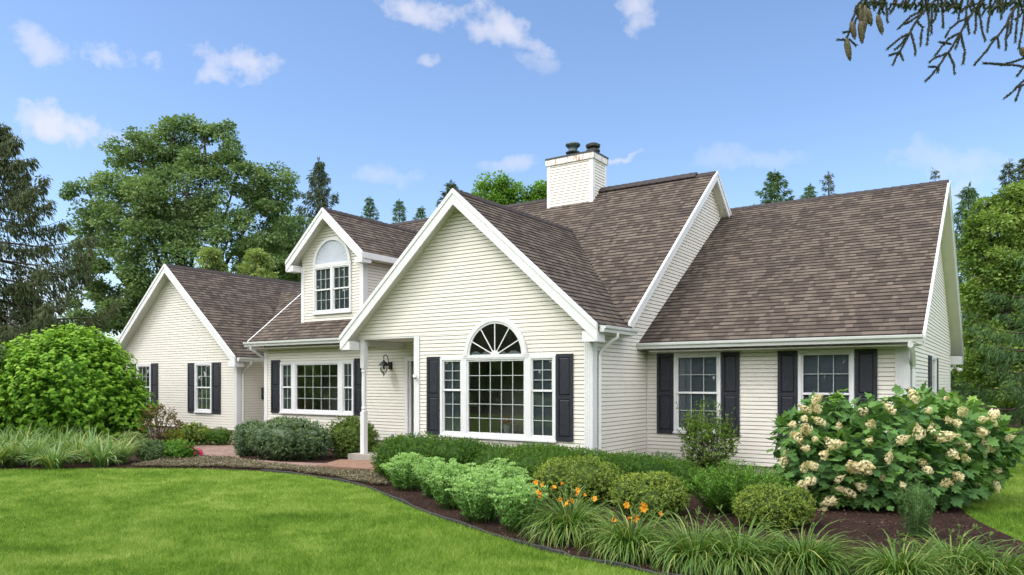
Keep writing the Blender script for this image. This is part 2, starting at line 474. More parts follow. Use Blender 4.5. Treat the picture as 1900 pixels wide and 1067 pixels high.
# ------------------------------------------------------------------ mesh building
class MB:
    """collects vertices and faces, builds one mesh object"""

    def __init__(self):
        self.v, self.f, self.r, self.u = [], [], [], []
        self.n = 0

    def add(self, verts, faces, rnd=0.5, uv=None):
        verts = np.asarray(verts, float).reshape(-1, 3)
        self.v.append(verts)
        self.r.append(np.broadcast_to(np.asarray(rnd, float), (len(verts),)))
        for fc in faces:
            fc = np.atleast_2d(np.asarray(fc, int)) + self.n
            self.f.append(fc)
        if uv is not None:
            self.u.append(np.asarray(uv, float))
        self.n += len(verts)

    def box(self, p0, p1):
        x0, y0, z0 = p0
        x1, y1, z1 = p1
        v = [(x0, y0, z0), (x1, y0, z0), (x1, y1, z0), (x0, y1, z0), (x0, y0, z1), (x1, y0, z1), (x1, y1, z1), (x0, y1, z1)]
        self.hexa(v)

    def hexa(self, v):
        self.add(v, [[(0, 3, 2, 1), (4, 5, 6, 7), (0, 1, 5, 4), (1, 2, 6, 5), (2, 3, 7, 6), (3, 0, 4, 7)]])

    def inst(self, tv, tf, pos, mat, rnd):
        """many copies of a small template: mat (m,3,3) columns are the axes"""
        tv = np.asarray(tv, float)
        m, k = len(pos), len(tv)
        mat = mat.copy()
        mat[:, :, 2] *= (np.linalg.norm(mat[:, :, 1], axis=1) / (np.linalg.norm(mat[:, :, 2], axis=1) + 1e-9))[:, None]
        vv = np.einsum('mij,kj->mki', mat, tv) + pos[:, None, :]
        off = (np.arange(m) * k)[:, None, None]
        fcs = []
        for t in tf:
            t = np.atleast_2d(np.asarray(t, int))
            fcs.append((off + t[None]).reshape(-1, t.shape[1]))
        self.add(vv.reshape(-1, 3), fcs, np.repeat(rnd, k))

    def tube(self, pts, radii, k=6, cap=True, rnd=.5):
        pts = np.asarray(pts, float)
        n = len(pts)
        radii = np.broadcast_to(np.asarray(radii, float), (n,))
        tg = np.gradient(pts, axis=0)
        tg /= np.linalg.norm(tg, axis=1)[:, None] + 1e-9
        ref = np.array([0, 0, 1.]) if abs(tg[0][2]) < .9 else np.array([1., 0, 0])
        a = np.cross(tg, ref)
        a /= np.linalg.norm(a, axis=1)[:, None] + 1e-9
        bb = np.cross(tg, a)
        th = np.arange(k) / k * 2 * math.pi
        v = pts[:, None] + radii[:, None, None] * (np.cos(th)[None, :, None] * a[:, None] + np.sin(th)[None, :, None] * bb[:, None])
        i = np.arange(n - 1)[:, None] * k
        j = np.arange(k)[None]
        j2 = (j + 1) % k
        q = np.stack([i + j, i + j2, i + k + j2, i + k + j], -1).reshape(-1, 4)
        fs = [q]
        if cap:
            fs += [[tuple(range(k))[::-1]], [tuple((n - 1) * k + x for x in range(k))]]
        self.add(v.reshape(-1, 3), fs, rnd)

    def lathe(self, prof, c, k=16):
        """profile (r,z) round a vertical axis through c"""
        prof = np.asarray(prof, float)
        th = np.arange(k) / k * 2 * math.pi
        n = len(prof)
        v = np.stack([c[0] + prof[:, 0:1] * np.cos(th), c[1] + prof[:, 0:1] * np.sin(th), np.broadcast_to(c[2] + prof[:, 1:2], (n, k))], -1)
        i = np.arange(n - 1)[:, None] * k
        j = np.arange(k)[None]
        j2 = (j + 1) % k
        self.add(v.reshape(-1, 3), [np.stack([i + j, i + j2, i + k + j2, i + k + j], -1).reshape(-1, 4)])

    def sphere(self, c, r, seg=12, rings=8, rnd=.5):
        a = np.linspace(0.0, math.pi, rings + 1)
        r = np.broadcast_to(np.asarray(r, float), (3,))
        th = np.arange(seg) / seg * 2 * math.pi
        v = np.stack([np.sin(a)[:, None] * np.cos(th), np.sin(a)[:, None] * np.sin(th), np.broadcast_to(np.cos(a)[:, None], (rings + 1, seg))], -1)
        v = v.reshape(-1, 3) * r + np.asarray(c)
        i = np.arange(rings)[:, None] * seg
        j = np.arange(seg)[None]
        j2 = (j + 1) % seg
        self.add(v, [np.stack([i + j, i + seg + j, i + seg + j2, i + j2], -1).reshape(-1, 4)], rnd)

    def mesh(self, name, mat, smooth=False):
        me = bpy.data.meshes.new(name)
        v = np.concatenate(self.v)
        me.vertices.add(len(v))
        me.vertices.foreach_set('co', v.ravel())
        loops = np.concatenate([f.ravel() for f in self.f])
        tot = np.concatenate([np.full(len(f), f.shape[1]) for f in self.f])
        st = np.concatenate([[0], np.cumsum(tot)[:-1]])
        me.loops.add(len(loops))
        me.loops.foreach_set('vertex_index', loops.astype(np.int32))
        me.polygons.add(len(tot))
        me.polygons.foreach_set('loop_start', st.astype(np.int32))
        me.polygons.foreach_set('loop_total', tot.astype(np.int32))
        me.polygons.foreach_set('use_smooth', np.full(len(tot), smooth, bool))
        at = me.attributes.new('rnd', 'FLOAT', 'POINT')
        at.data.foreach_set('value', np.concatenate(self.r).astype(np.float32))
        if self.u:
            ul = me.uv_layers.new(name='UVMap')
            ul.data.foreach_set('uv', np.concatenate(self.u)[loops].astype(np.float32).ravel())
        me.update(calc_edges=True)
        me.materials.append(mat)
        return me

    def build(self, name, mat, parent=None, smooth=False):
        o = bpy.data.objects.new(name, self.mesh(name, mat, smooth))
        COL.objects.link(o)
        if parent is not None:
            o.parent = parent
            # meshes are written in world coordinates
            q = parent
            off = Vector((0, 0, 0))
            while q is not None:
                off += Vector(q.location)
                q = q.parent
            o.data.transform(Matrix.Translation(-off))
        return o


def thing(name, label, cat, loc=(0, 0, 0), group=None):
    o = bpy.data.objects.new(name, None)
    COL.objects.link(o)
    o.location = tuple(loc)
    o.empty_display_size = .2
    o['label'] = label
    o['category'] = cat
    if group:
        o['group'] = group
    return o


def tag(o, label=None, cat=None, group=None, kind=None):
    for k, v in (('label', label), ('category', cat), ('group', group), ('kind', kind)):
        if v:
            o[k] = v
    return o


def unit(a):
    a = np.asarray(a, float)
    return a / (np.linalg.norm(a, axis=-1, keepdims=True) + 1e-9)


def frames(axis, nrm):
    """columns: side, axis, normal"""
    axis = unit(axis)
    s = np.cross(axis, nrm)
    s = unit(s)
    n = np.cross(s, axis)
    return np.stack([s, axis, n], -1)


def rand_unit(n):
    return unit(rng.normal(size=(n, 3)))


RHOMB = ([(0, 0, 0), (.5, .45, .06), (0, 1, 0), (-.5, .45, .06)], [[(0, 1, 2, 3)]])
LEAF = ([(0, 0, 0), (.34, .22, .05), (.40, .5, .03), (0, 1, -.08), (-.40, .5, .03), (-.34, .22, .05), (0, .5, -.04)],
        [[(0, 1, 2, 6), (6, 2, 3, 3)[:3] + (3,)], ]) if False else \
       ([(0, 0, 0), (.36, .3, .07), (.28, .62, .04), (0, 1, -.1), (-.28, .62, .04), (-.36, .3, .07), (0, .5, -.02)],
        [[(0, 1, 2, 6), (0, 6, 4, 5)], [(6, 2, 3), (6, 3, 4)]])
BLADE = ([(-.5, 0, 0), (.5, 0, 0), (0, 1, 0)], [[(0, 1, 2)]])
LOB = [(.10, .02), (.30, .10), (.24, .24), (.52, .32), (.34, .46), (.44, .66), (.20, .68), (0, 1.0)]
OAKLEAF = ([(0, .38, -.06)] + [(0, 0, 0)] + [(x, y, .07 * abs(x) * 2 - .05 * y) for x, y in LOB] + [(-x, y, .07 * abs(x) * 2 - .05 * y) for x, y in LOB[-2::-1]],
           [[(0, i, i + 1) for i in range(1, 16)] + [(0, 16, 1)]])


# ------------------------------------------------------------------ ground, bed, path
EDGE = [(-40, 5.2), (-24, 5.0), (-19, 5.5), (-16.87, 6.54), (-15.27, 7.85), (-13.29, 8.97), (-11.78, 9.35), (-10.47, 9.27), (-8.97, 8.87), (-7.56, 8.14),
        (-6.43, 7.55), (-5.21, 7.02), (-4.18, 6.62), (-3.46, 6.46), (-2.89, 6.38), (-2.3, 6.3), (-1.5, 6.25), (-.5, 6.45), (.3, 7.1), (.5, 8.2)]


def smooth_line(p, n=6):
    p = np.asarray(p, float)
    out = []
    for i in range(len(p) - 1):
        a, b_, c_, d_ = p[max(i - 1, 0)], p[i], p[i + 1], p[min(i + 2, len(p) - 1)]
        for t in np.arange(n) / n:
            out.append(.5 * (2 * b_ + (c_ - a) * t + (2 * a - 5 * b_ + 4 * c_ - d_) * t * t + (3 * b_ - a - 3 * c_ + d_) * t ** 3))
    out.append(p[-1])
    return np.array(out)


edge = smooth_line(EDGE)
right_side = smooth_line([(.5, 8.2), (.07, 9.8), (-.45, 11.2), (-.75, 12.6), (-1.1, 14.0)], 5)
BED = np.concatenate([edge, right_side[1:], np.array([(-1.1, 15.0), (-40, 15.0)])])
PATH_IN = [gp(*p)[:2] for p in ((395, 815), (440, 824), (445, 853), (520, 859), (600, 862), (650, 858), (700, 858))]
PATH_OUT = [gp(*p)[:2] for p in ((700, 873), (650, 874), (590, 871), (530, 866), (470, 857), (420, 850), (378, 847), (352, 838), (340, 822))]
PATH = np.array(PATH_IN + PATH_OUT)


def inside(poly, p):
    x, y = p[:, 0], p[:, 1]
    res = np.zeros(len(p), bool)
    a = poly
    b_ = np.roll(poly, -1, 0)
    for (x0, y0), (x1, y1) in zip(a, b_):
        c_ = ((y0 > y) != (y1 > y)) & (x < (x1 - x0) * (y - y0) / (y1 - y0 + 1e-12) + x0)
        res ^= c_
    return res


def sheet_obj(name, poly, z, mat):
    b_ = MB()
    v = np.c_[poly, np.full(len(poly), z)]
    b_.add(v, [[tuple(range(len(v)))]])
    return b_


# the ground as one sheet to the horizon
b_ = MB()
b_.add([(-600, -600, G), (600, -600, G), (600, 600, G), (-600, 600, G)], [[(0, 1, 2, 3)]])
tag(b_.build('lawn', M['lawn']), kind='structure')
b_ = sheet_obj('garden_bed', BED, G + .012, M['mulch'])
bo = tag(b_.build('garden_bed', M['mulch']), kind='structure')
b_ = MB()
n = 26000
p = np.stack([rng.uniform(-12, .5, n), rng.uniform(6.2, 13.5, n)], 1)
p = p[inside(BED, p)]
n = len(p)
d3 = np.c_[rng.normal(size=(n, 2)), rng.uniform(-.2, .3, n)]
fr_ = frames(d3, unit(np.c_[rng.normal(0, .4, (n, 2)), np.ones(n)]))
fr_[:, :, 0] *= rng.uniform(.006, .018, n)[:, None]
fr_[:, :, 1] *= rng.uniform(.02, .06, n)[:, None]
b_.inst(*RHOMB, np.c_[p, np.full(n, G + .016) + rng.uniform(0, .012, n)], fr_, rng.random(n))
tag(b_.build('mulch_chips', M['chip']), kind='stuff', label='dark brown bark mulch chips covering the garden bed', cat='mulch')
b_ = sheet_obj('brick_path', PATH, G + .03, M['brick'])
tag(b_.build('brick_path', M['brick']), kind='structure')
b_ = MB()
b_.box((-200, -16, G), (200, -10, G + .01))
tag(b_.build('road', M['asphalt']), kind='structure')

# grass blades
n = 1100000
d = np.exp(rng.uniform(math.log(4.8), math.log(26), n))
uu = rng.uniform(-.85, .95, n)
p = np.stack([d * uu * CS - d * SN, d * uu * SN + d * CS], 1)
ok = ~inside(BED, p)
p, d = p[ok], d[ok]
ok = ~((p[:, 0] < -1.2) & (p[:, 1] > 13))
p, d = p[ok], d[ok]
n = len(p)
patch = np.sin(p[:, 0] * 2.1 + np.sin(p[:, 1] * 1.7)) * .5 + np.sin(p[:, 1] * 2.9 + p[:, 0] * .8) * .5
hgt = rng.uniform(.025, .062, n) * (1 + .25 * patch)
ax = np.c_[rng.normal(0, .55, (n, 2)), np.ones(n)]
fr_ = frames(ax, rand_unit(n))
fr_[:, :, 0] *= (.0022 + .00055 * d)[:, None]
fr_[:, :, 1] *= hgt[:, None]
b_ = MB()
b_.inst(*BLADE, np.c_[p, np.full(n, G)], fr_, rng.random(n))
tag(b_.build('grass', M['grass']), kind='stuff', label='short mown green grass of the front lawn', cat='grass')

# black edging along the bed
b_ = MB()
e = edge[(edge[:, 0] > -12.4) & (edge[:, 0] < 1)]
t = np.gradient(e, axis=0)
t = unit(t)
nn = np.stack([-t[:, 1], t[:, 0]], 1)
h0 = .034 + .010 * np.sin(np.arange(len(e)) * .7) + rng.normal(0, .005, len(e))
rows = []
for off, zz in ((-.022, 0 * h0), (-.022, h0), (-.006, h0 + .008), (.006, h0), (.008, 0 * h0)):
    rows.append(np.c_[e + nn * off, G + zz])
v = np.stack(rows, 1).reshape(-1, 3)
i = np.arange(len(e) - 1)[:, None] * 5
j = np.arange(4)[None]
b_.add(v, [np.stack([i + j, i + j + 1, i + 5 + j + 1, i + 5 + j], -1).reshape(-1, 4)])
tag(b_.build('garden_edging', M['edging']), 'black plastic edging strip between mown lawn and mulch bed', 'garden edging')

# ------------------------------------------------------------------ house
YG, XM, YR, YM, YL = 11.756, -6.264, 14.114, 13.17, 13.30     # front gable, its right wall, right wing, living room, garage wing
XRW, XLV, XGR, XGL = -1.518, -17.209, -18.67, -25.05
house = thing('house', 'cream sided house with brown shingle roofs, white trim and navy shutters', 'house', (-9, 16, G))
COURSE = .0762


class Wall:
    """local frame on a wall: u along it, z up, n outwards"""

    def __init__(self, O, u, n):
        self.O, self.u, self.n = np.array(O, float), np.array(u, float), np.array(n, float)

    def p(self, u, z, n=0.):
        return self.O + self.u * u + self.n * n + np.array([0, 0, z])

    def box(self, mb, u0, u1, z0, z1, n0, n1):
        P = self.p
        mb.hexa([P(u0, z0, n1), P(u1, z0, n1), P(u1, z0, n0), P(u0, z0, n0), P(u0, z1, n1), P(u1, z1, n1), P(u1, z1, n0), P(u0, z1, n0)])


def front(Y):
    return Wall((0, Y, 0), (1, 0, 0), (0, -1, 0))


def sidew(X):
    return Wall((X, 0, 0), (0, 1, 0), (1, 0, 0))


def lap_strip(mb, W, s0, s1, t0, t1, z, zt):
    """one siding course: face, lip and the recess under the next lap, its shade put into the colour"""
    q = .83
    zk = z + (zt - z) * q
    g0, g1 = s0 + (t0 - s0) * q, s1 + (t1 - s1) * q
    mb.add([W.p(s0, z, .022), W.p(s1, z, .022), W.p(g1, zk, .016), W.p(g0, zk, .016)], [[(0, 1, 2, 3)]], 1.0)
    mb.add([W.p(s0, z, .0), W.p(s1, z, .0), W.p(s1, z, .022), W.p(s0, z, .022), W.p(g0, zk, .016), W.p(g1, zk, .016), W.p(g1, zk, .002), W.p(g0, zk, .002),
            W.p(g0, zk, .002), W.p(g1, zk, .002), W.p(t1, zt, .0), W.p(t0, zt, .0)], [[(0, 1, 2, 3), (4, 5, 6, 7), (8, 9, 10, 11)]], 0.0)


def siding(name, W, z0, z1, span, holes=(), label=None):
    """lapped courses; span(z) -> (u0,u1); holes (u0,u1,z0,z1)"""
    mb = MB()
    z = z0
    while z < z1 - .005:
        zt = min(z + COURSE, z1)
        zc = (z + zt) / 2
        a0, a1 = span(z)
        c0, c1 = span(zt)
        if a1 <= a0:
            break
        if c1 < c0:
            c0 = c1 = (c0 + c1) / 2
        cuts = [(h[0], h[1]) for h in holes if h[2] < zc < h[3]]
        segs = []
        cur = (a0, c0)
        for h in sorted(cuts):
            segs.append((cur[0], h[0], cur[1], h[0]))
            cur = (h[1], h[1])
        segs.append((cur[0], a1, cur[1], c1))
        for s0, s1, t0, t1 in segs:
            if s1 - s0 < .01:
                continue
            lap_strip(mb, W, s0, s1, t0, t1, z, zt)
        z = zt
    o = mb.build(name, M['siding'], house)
    if label:
        o['label'] = label
    return o


def part(name, mat, boxes, parent=house, W=None):
    mb = MB()
    for bx in boxes:
        if W is None:
            mb.box(bx[:3], bx[3:])
        else:
            W.box(mb, *bx)
    return mb.build(name, M[mat], parent)


WF_G, WF_R, WF_L, WF_GA = front(YG), front(YR), front(YM), front(YL)
WS_M, WS_R, WS_GA = sidew(XM), sidew(XRW), sidew(XGR)

# window holes
H_MAIN = (-9.68, -7.04, .57, 2.06)
H_LIV = (-16.48, -13.77, .83, 2.10)
H_R1, H_R2 = (-5.60, -4.755, .68, 2.13), (-3.225, -2.39, .68, 2.13)
H_GA1, H_GA2 = (-20.64, -19.89, .76, 2.13), (-23.92, -23.17, .76, 2.13)
H_DO = (-15.47, -14.15, 3.47, 4.62)
DOOR = (-11.93, -10.75, .1, 2.14)

# --- walls
AX, AZ, PIT = -9.18, 5.42, .878          # main gable ridge
def gable_span(z):
    zz = max(z, 2.50)
    hw = (AZ - .14 - zz) / PIT
    return max(-12.10, AX - hw), min(XM, AX + hw)
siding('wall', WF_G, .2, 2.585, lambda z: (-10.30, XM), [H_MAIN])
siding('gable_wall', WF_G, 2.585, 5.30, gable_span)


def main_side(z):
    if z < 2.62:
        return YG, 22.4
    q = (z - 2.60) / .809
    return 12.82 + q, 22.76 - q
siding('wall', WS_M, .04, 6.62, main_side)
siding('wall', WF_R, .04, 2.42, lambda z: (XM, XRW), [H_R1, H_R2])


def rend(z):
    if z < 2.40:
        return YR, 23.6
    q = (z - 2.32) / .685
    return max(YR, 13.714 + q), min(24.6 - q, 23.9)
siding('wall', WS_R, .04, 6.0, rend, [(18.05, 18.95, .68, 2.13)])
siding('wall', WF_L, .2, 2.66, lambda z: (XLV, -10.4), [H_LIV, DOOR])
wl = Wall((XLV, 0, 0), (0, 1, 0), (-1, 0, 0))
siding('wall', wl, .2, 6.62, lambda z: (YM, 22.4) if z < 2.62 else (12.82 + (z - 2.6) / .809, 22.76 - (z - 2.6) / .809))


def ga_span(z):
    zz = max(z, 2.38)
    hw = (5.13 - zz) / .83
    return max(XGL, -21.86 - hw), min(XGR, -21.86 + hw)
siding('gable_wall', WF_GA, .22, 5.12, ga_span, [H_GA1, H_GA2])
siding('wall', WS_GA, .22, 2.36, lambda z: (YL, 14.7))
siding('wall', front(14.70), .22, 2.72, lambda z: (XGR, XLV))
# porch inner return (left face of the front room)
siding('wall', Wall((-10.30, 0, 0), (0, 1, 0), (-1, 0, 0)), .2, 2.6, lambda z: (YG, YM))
# backs, closing the block
part('wall', 'siding', [(XLV, 22.4, G, XM, 22.5, 2.62), (XM, 23.6, G, XRW, 23.7, 2.3), (XGL, 23.5, G, XGR, 23.6, 2.3),
                        (XGL, YL + .03, G, XGL + .02, 23.5, 2.3), (XGR - .02, 14.75, G, XGR, 23.5, 2.3)])
part('foundation', 'concrete', [(-10.29, YG + .02, G - .1, XM - .02, YG + .2, .21), (XM - .2, YG + .2, G - .1, XM - .02, YR, .05),
                                (XM, YR + .02, G - .1, XRW - .02, YR + .2, .05), (XRW - .2, YR + .2, G - .1, XRW - .02, 23.6, .05),
                                (XLV, YM + .02, G - .1, -10.3, YM + .2, .21), (XGL, YL + .02, G - .1, XGR, YL + .2, .23),
                                (XGR - .2, YL + .2, G - .1, XGR - .02, 14.7, .23), (XGR, 14.72, G - .1, XLV, 14.9, .23)])


# --- roof slopes
def slope(name, E0, a, L, s, Sl, ends=None, th=.13, eav=True):
    """E0 eave start, a along the eave, s up the slope; ends(t)->(u0,u1) trims by slope distance"""
    E0, a, s = np.array(E0, float), unit(np.array(a, float)), unit(np.array(s, float))
    nrm = np.cross(a, s)
    if nrm[2] < 0:
        nrm = -nrm
    ends = ends or (lambda t: (0, L))
    mb = MB()
    t = -.02
    vs, us, fs, k = [], [], [], 0
    i = 0
    tt = 0.0
    while tt < Sl - 1e-4:
        t0, t1 = tt, min(tt + EXPO, Sl)
        lo, hi = ends(t0), ends(t1)
        if lo[1] > lo[0] + .01:
            q = [E0 + a * lo[0] + s * t0 + nrm * .014, E0 + a * lo[1] + s * t0 + nrm * .014, E0 + a * hi[1] + s * t1 + nrm * .001,
                 E0 + a * hi[0] + s * t1 + nrm * .001]
            w = i * EXPO + .002
            mb.add(q, [[(0, 1, 2, 3)]], 1.0, [(lo[0], w), (lo[1], w), (hi[1], w + EXPO * .97), (hi[0], w + EXPO * .97)])
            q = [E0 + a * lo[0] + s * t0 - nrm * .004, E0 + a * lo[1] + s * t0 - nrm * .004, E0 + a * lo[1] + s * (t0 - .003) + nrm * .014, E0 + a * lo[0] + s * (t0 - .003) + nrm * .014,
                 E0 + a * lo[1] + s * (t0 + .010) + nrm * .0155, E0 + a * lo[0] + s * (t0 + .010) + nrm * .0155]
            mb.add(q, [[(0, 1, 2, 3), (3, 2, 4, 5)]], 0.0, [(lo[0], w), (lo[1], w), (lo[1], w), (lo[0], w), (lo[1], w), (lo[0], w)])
        tt = t1
        i += 1
    ro = mb.build(name, M['roof'], house)
    # deck and soffit below
    e0, e1 = ends(0), ends(Sl)
    P = lambda u, t_, n_: E0 + a * u + s * t_ + nrm * n_
    mb = MB()
    mb.hexa([P(e0[0], 0, -.006), P(e0[1], 0, -.006), P(e1[1], Sl, -.006), P(e1[0], Sl, -.006),
             P(e0[0], .0, -th), P(e0[1], .0, -th), P(e1[1], Sl, -th), P(e1[0], Sl, -th)])
    mb.build('soffit', M['soffit'], house)
    return ro


def rake(p0, p1, w, out, t=.03, z_up=.012):
    """white board under a rake edge from p0 to p1, w deep, standing t proud of the edge along out"""
    p0, p1, out = np.array(p0, float), np.array(p1, float), np.array(out, float)
    dn = np.array([0, 0, -w])
    up = np.array([0, 0, z_up])
    mb = MB()
    A = [p0 + up, p1 + up, p1 + dn, p0 + dn]
    mb.hexa([A[3], A[2], A[2] + out * t, A[3] + out * t, A[0], A[1], A[1] + out * t, A[0] + out * t])
    # upper shingle moulding
    A = [p0 + up, p1 + up, p1 + dn * .28, p0 + dn * .28]
    mb.hexa([A[3] + out * t, A[2] + out * t, A[2] + out * (t + .018), A[3] + out * (t + .018), A[0] + out * t, A[1] + out * t, A[1] + out * (t + .018), A[0] + out * (t + .018)])
    return mb.build('rake_board', M['trim'], house)


def ridge_cap(p0, p1, half, pit_l, w=.14, lift=.02):
    """folded cap of shingles along a ridge"""
    p0, p1, half = np.array(p0, float), np.array(p1, float), unit(np.array(half, float))
    mb = MB()
    L = np.linalg.norm(p1 - p0)
    k = max(2, int(L / .19))
    for i in range(k):
        a = p0 + (p1 - p0) * i / k
        c = p0 + (p1 - p0) * (i + 1.08) / k
        la, lc = lift + .012, lift
        dz = np.array([0, 0, 1.])
        for sgn in (1, -1):
            o = half * sgn * w - dz * w * pit_l
            q = [a + dz * la, c + dz * lc, c + dz * lc + o, a + dz * la + o, a + dz * (la - .02), c + dz * (lc - .02), c + dz * (lc - .02) + o, a + dz * (la - .02) + o]
            mb.hexa(q)
    return mb.build('ridge_cap', M['ridge'], house)


# main roof, front and back
nF = np.array([0, 1, .809])
Lm = -6.06 + 17.5
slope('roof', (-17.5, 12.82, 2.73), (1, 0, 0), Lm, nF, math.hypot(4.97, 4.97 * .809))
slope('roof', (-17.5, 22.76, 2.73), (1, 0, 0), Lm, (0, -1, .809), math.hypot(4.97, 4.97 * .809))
ridge_cap((-17.5, 17.79, 6.75), (-10.6, 17.79, 6.75), (0, 1, 0), .809)
ridge_cap((-9.2, 17.79, 6.75), (-6.06, 17.79, 6.75), (0, 1, 0), .809)
ridge_cap((-9.2, 17.79, 6.79), (-6.55, 17.79, 6.79), (0, 1, 0), .809, .17, .03)
for X, o in ((-6.06, (1, 0, 0)), (-17.5, (-1, 0, 0))):
    rake((X, 12.82, 2.73), (X, 17.79, 6.75), .21, o)
    rake((X, 22.76, 2.73), (X, 17.79, 6.75), .21, o)
# front gable roof
Sg = math.hypot(3.19, 2.8)


def g_ends(t):
    return 0, (12.86 - 11.456) + (16.2 - 12.86) * t / Sg
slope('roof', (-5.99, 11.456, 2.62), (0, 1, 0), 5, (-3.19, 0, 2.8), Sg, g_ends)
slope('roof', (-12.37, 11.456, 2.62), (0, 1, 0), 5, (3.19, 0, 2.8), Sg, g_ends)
ridge_cap((AX, 11.45, 5.42), (AX, 16.15, 5.42), (1, 0, 0), .878)
rake((-5.99, 11.456, 2.62), (AX, 11.456, 5.42), .30, (0, -1, 0))
rake((-12.37, 11.456, 2.62), (AX, 11.456, 5.42), .30, (0, -1, 0))
# right wing roof
Sr = math.hypot(5.446, 3.71)
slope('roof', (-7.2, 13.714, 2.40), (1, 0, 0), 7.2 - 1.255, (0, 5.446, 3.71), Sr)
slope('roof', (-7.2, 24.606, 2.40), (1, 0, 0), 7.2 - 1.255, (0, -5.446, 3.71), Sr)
ridge_cap((-7.0, 19.16, 6.11), (-1.24, 19.16, 6.11), (0, 1, 0), .681)
rake((-1.255, 13.714, 2.40), (-1.255, 19.16, 6.11), .20, (1, 0, 0), .025)
rake((-1.255, 24.606, 2.40), (-1.255, 19.16, 6.11), .20, (1, 0, 0), .025)
# garage wing roof
Sga = math.hypot(3.54, 2.94)
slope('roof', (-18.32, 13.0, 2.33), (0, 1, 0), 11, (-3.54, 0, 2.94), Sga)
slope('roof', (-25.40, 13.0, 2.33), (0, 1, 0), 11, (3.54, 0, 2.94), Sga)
ridge_cap((-21.86, 13.0, 5.27), (-21.86, 24.0, 5.27), (1, 0, 0), .83)
rake((-18.32, 13.0, 2.33), (-21.86, 13.0, 5.27), .26, (0, -1, 0))
rake((-25.40, 13.0, 2.33), (-21.86, 13.0, 5.27), .26, (0, -1, 0))
# connector roof
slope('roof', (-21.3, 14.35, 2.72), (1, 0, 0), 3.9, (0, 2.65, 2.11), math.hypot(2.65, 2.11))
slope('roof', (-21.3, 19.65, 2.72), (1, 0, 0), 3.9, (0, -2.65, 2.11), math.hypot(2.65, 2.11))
ridge_cap((-21.2, 17.0, 4.83), (-17.4, 17.0, 4.83), (0, 1, 0), .8)
# dormer
DX, DZ = -14.85, 6.12
Sd = math.hypot(1.45, 1.27)


def d_ends(t):
    return 0, (15.45 - 13.145) + (17.05 - 15.45) * t / Sd
slope('dormer_roof', (-13.40, 13.145, 4.85), (0, 1, 0), 5, (-1.45, 0, 1.27), Sd, d_ends, .10)
slope('dormer_roof', (-16.30, 13.145, 4.85), (0, 1, 0), 5, (1.45, 0, 1.27), Sd, d_ends, .10)
ridge_cap((DX, 13.14, DZ), (DX, 17.0, DZ), (1, 0, 0), .876, .12)
rake((-13.40, 13.145, 4.85), (DX, 13.145, DZ), .26, (0, -1, 0))
rake((-16.30, 13.145, 4.85), (DX, 13.145, DZ), .26, (0, -1, 0))
WF_D = front(13.445)


def do_span(z):
    zz = max(z, 4.8)
    hw = (6.0 - zz) / .876
    return max(-16.0, DX - hw), min(-13.70, DX + hw)
siding('dormer_wall', WF_D, 3.235, 6.0, do_span, [H_DO])
siding('dormer_wall', sidew(-13.70), 3.25, 4.82, lambda z: (13.445, 12.82 + (z - 2.73) / .809))
siding('dormer_wall', Wall((-16.0, 0, 0), (0, 1, 0), (-1, 0, 0)), 3.25, 4.82, lambda z: (13.445, 12.82 + (z - 2.73) / .809))
part('dormer_fascia', 'trim', [(-13.425, 13.15, 4.70, -13.375, 15.3, 4.85)])
part('dormer_fascia', 'trim', [(-16.325, 13.15, 4.70, -16.275, 15.3, 4.85)])
part('dormer_soffit', 'soffit', [(-13.70, 13.15, 4.705, -13.43, 15.2, 4.72)])
part('dormer_soffit', 'soffit', [(-16.27, 13.15, 4.705, -16.0, 15.2, 4.72)])
part('corner_post', 'trim', [(-13.81, 13.415, 3.13, -13.672, 13.44, 4.72), (-13.695, 13.445, 3.13, -13.668, 13.57, 4.72)])
part('corner_post', 'trim', [(-16.03, 13.415, 3.10, -15.91, 13.44, 4.72)])
part('eave_return', 'trim', [(-16.29, 13.13, 4.58, -16.02, 13.43, 4.74)])
part('eave_return', 'trim', [(-13.69, 13.13, 4.60, -13.40, 13.43, 4.74)])
# eave returns at the gable feet
part('eave_return', 'trim', [(-6.29, 11.44, 2.32, -6.00, 11.742, 2.50)])
part('eave_return', 'trim', [(-12.36, 11.44, 2.32, -12.08, 11.742, 2.50)])
part('eave_return', 'trim', [(-18.66, 12.985, 2.05, -18.34, 13.29, 2.22)])
part('eave_return', 'trim', [(-25.38, 12.985, 2.05, -25.06, 13.29, 2.22)])
part('eave_return', 'trim', [(-1.515, 23.75, 2.10, -1.235, 24.62, 2.33)])
# frieze and flat soffits under the eaves
part('soffit', 'soffit', [(-17.45, 12.84, 2.52, -12.12, YM - .017, 2.54)])
part('soffit', 'soffit', [(XM + .22, 13.74, 2.215, -1.28, YR - .017, 2.235)])
part('soffit', 'soffit', [(XM + .017, 11.75, 2.47, -6.0, 12.85, 2.49)])
part('soffit', 'soffit', [(XGR + .017, 13.02, 2.19, -18.34, 14.69, 2.21)])
part('soffit', 'soffit', [(-12.11, YG + .02, 2.555, -10.31, YM - .018, 2.58)])
part('porch_beam', 'trim', [(-12.12, YG - .012, 2.55, -10.30, YG + .05, 2.60), (-12.13, YG + .05, 2.42, -12.04, YM - .02, 2.55)])

# --- corner posts (fluted)
def corner_post(xs, ys, z0, z1, w=.12):
    """corner at (xs, ys): faces to the front and to the right"""
    mb = MB()
    mb.box((xs - w, ys - .032, z0), (xs + .03, ys - .018, z1))
    mb.box((xs + .017, ys - .018, z0), (xs + .03, ys + w, z1))
    for i in range(4):
        x = xs - w + .012 + i * .036
        mb.box((x, ys - .038, z0 + .01), (x + .02, ys - .032, z1 - .01))
    return mb.build('corner_post', M['trim'], house)


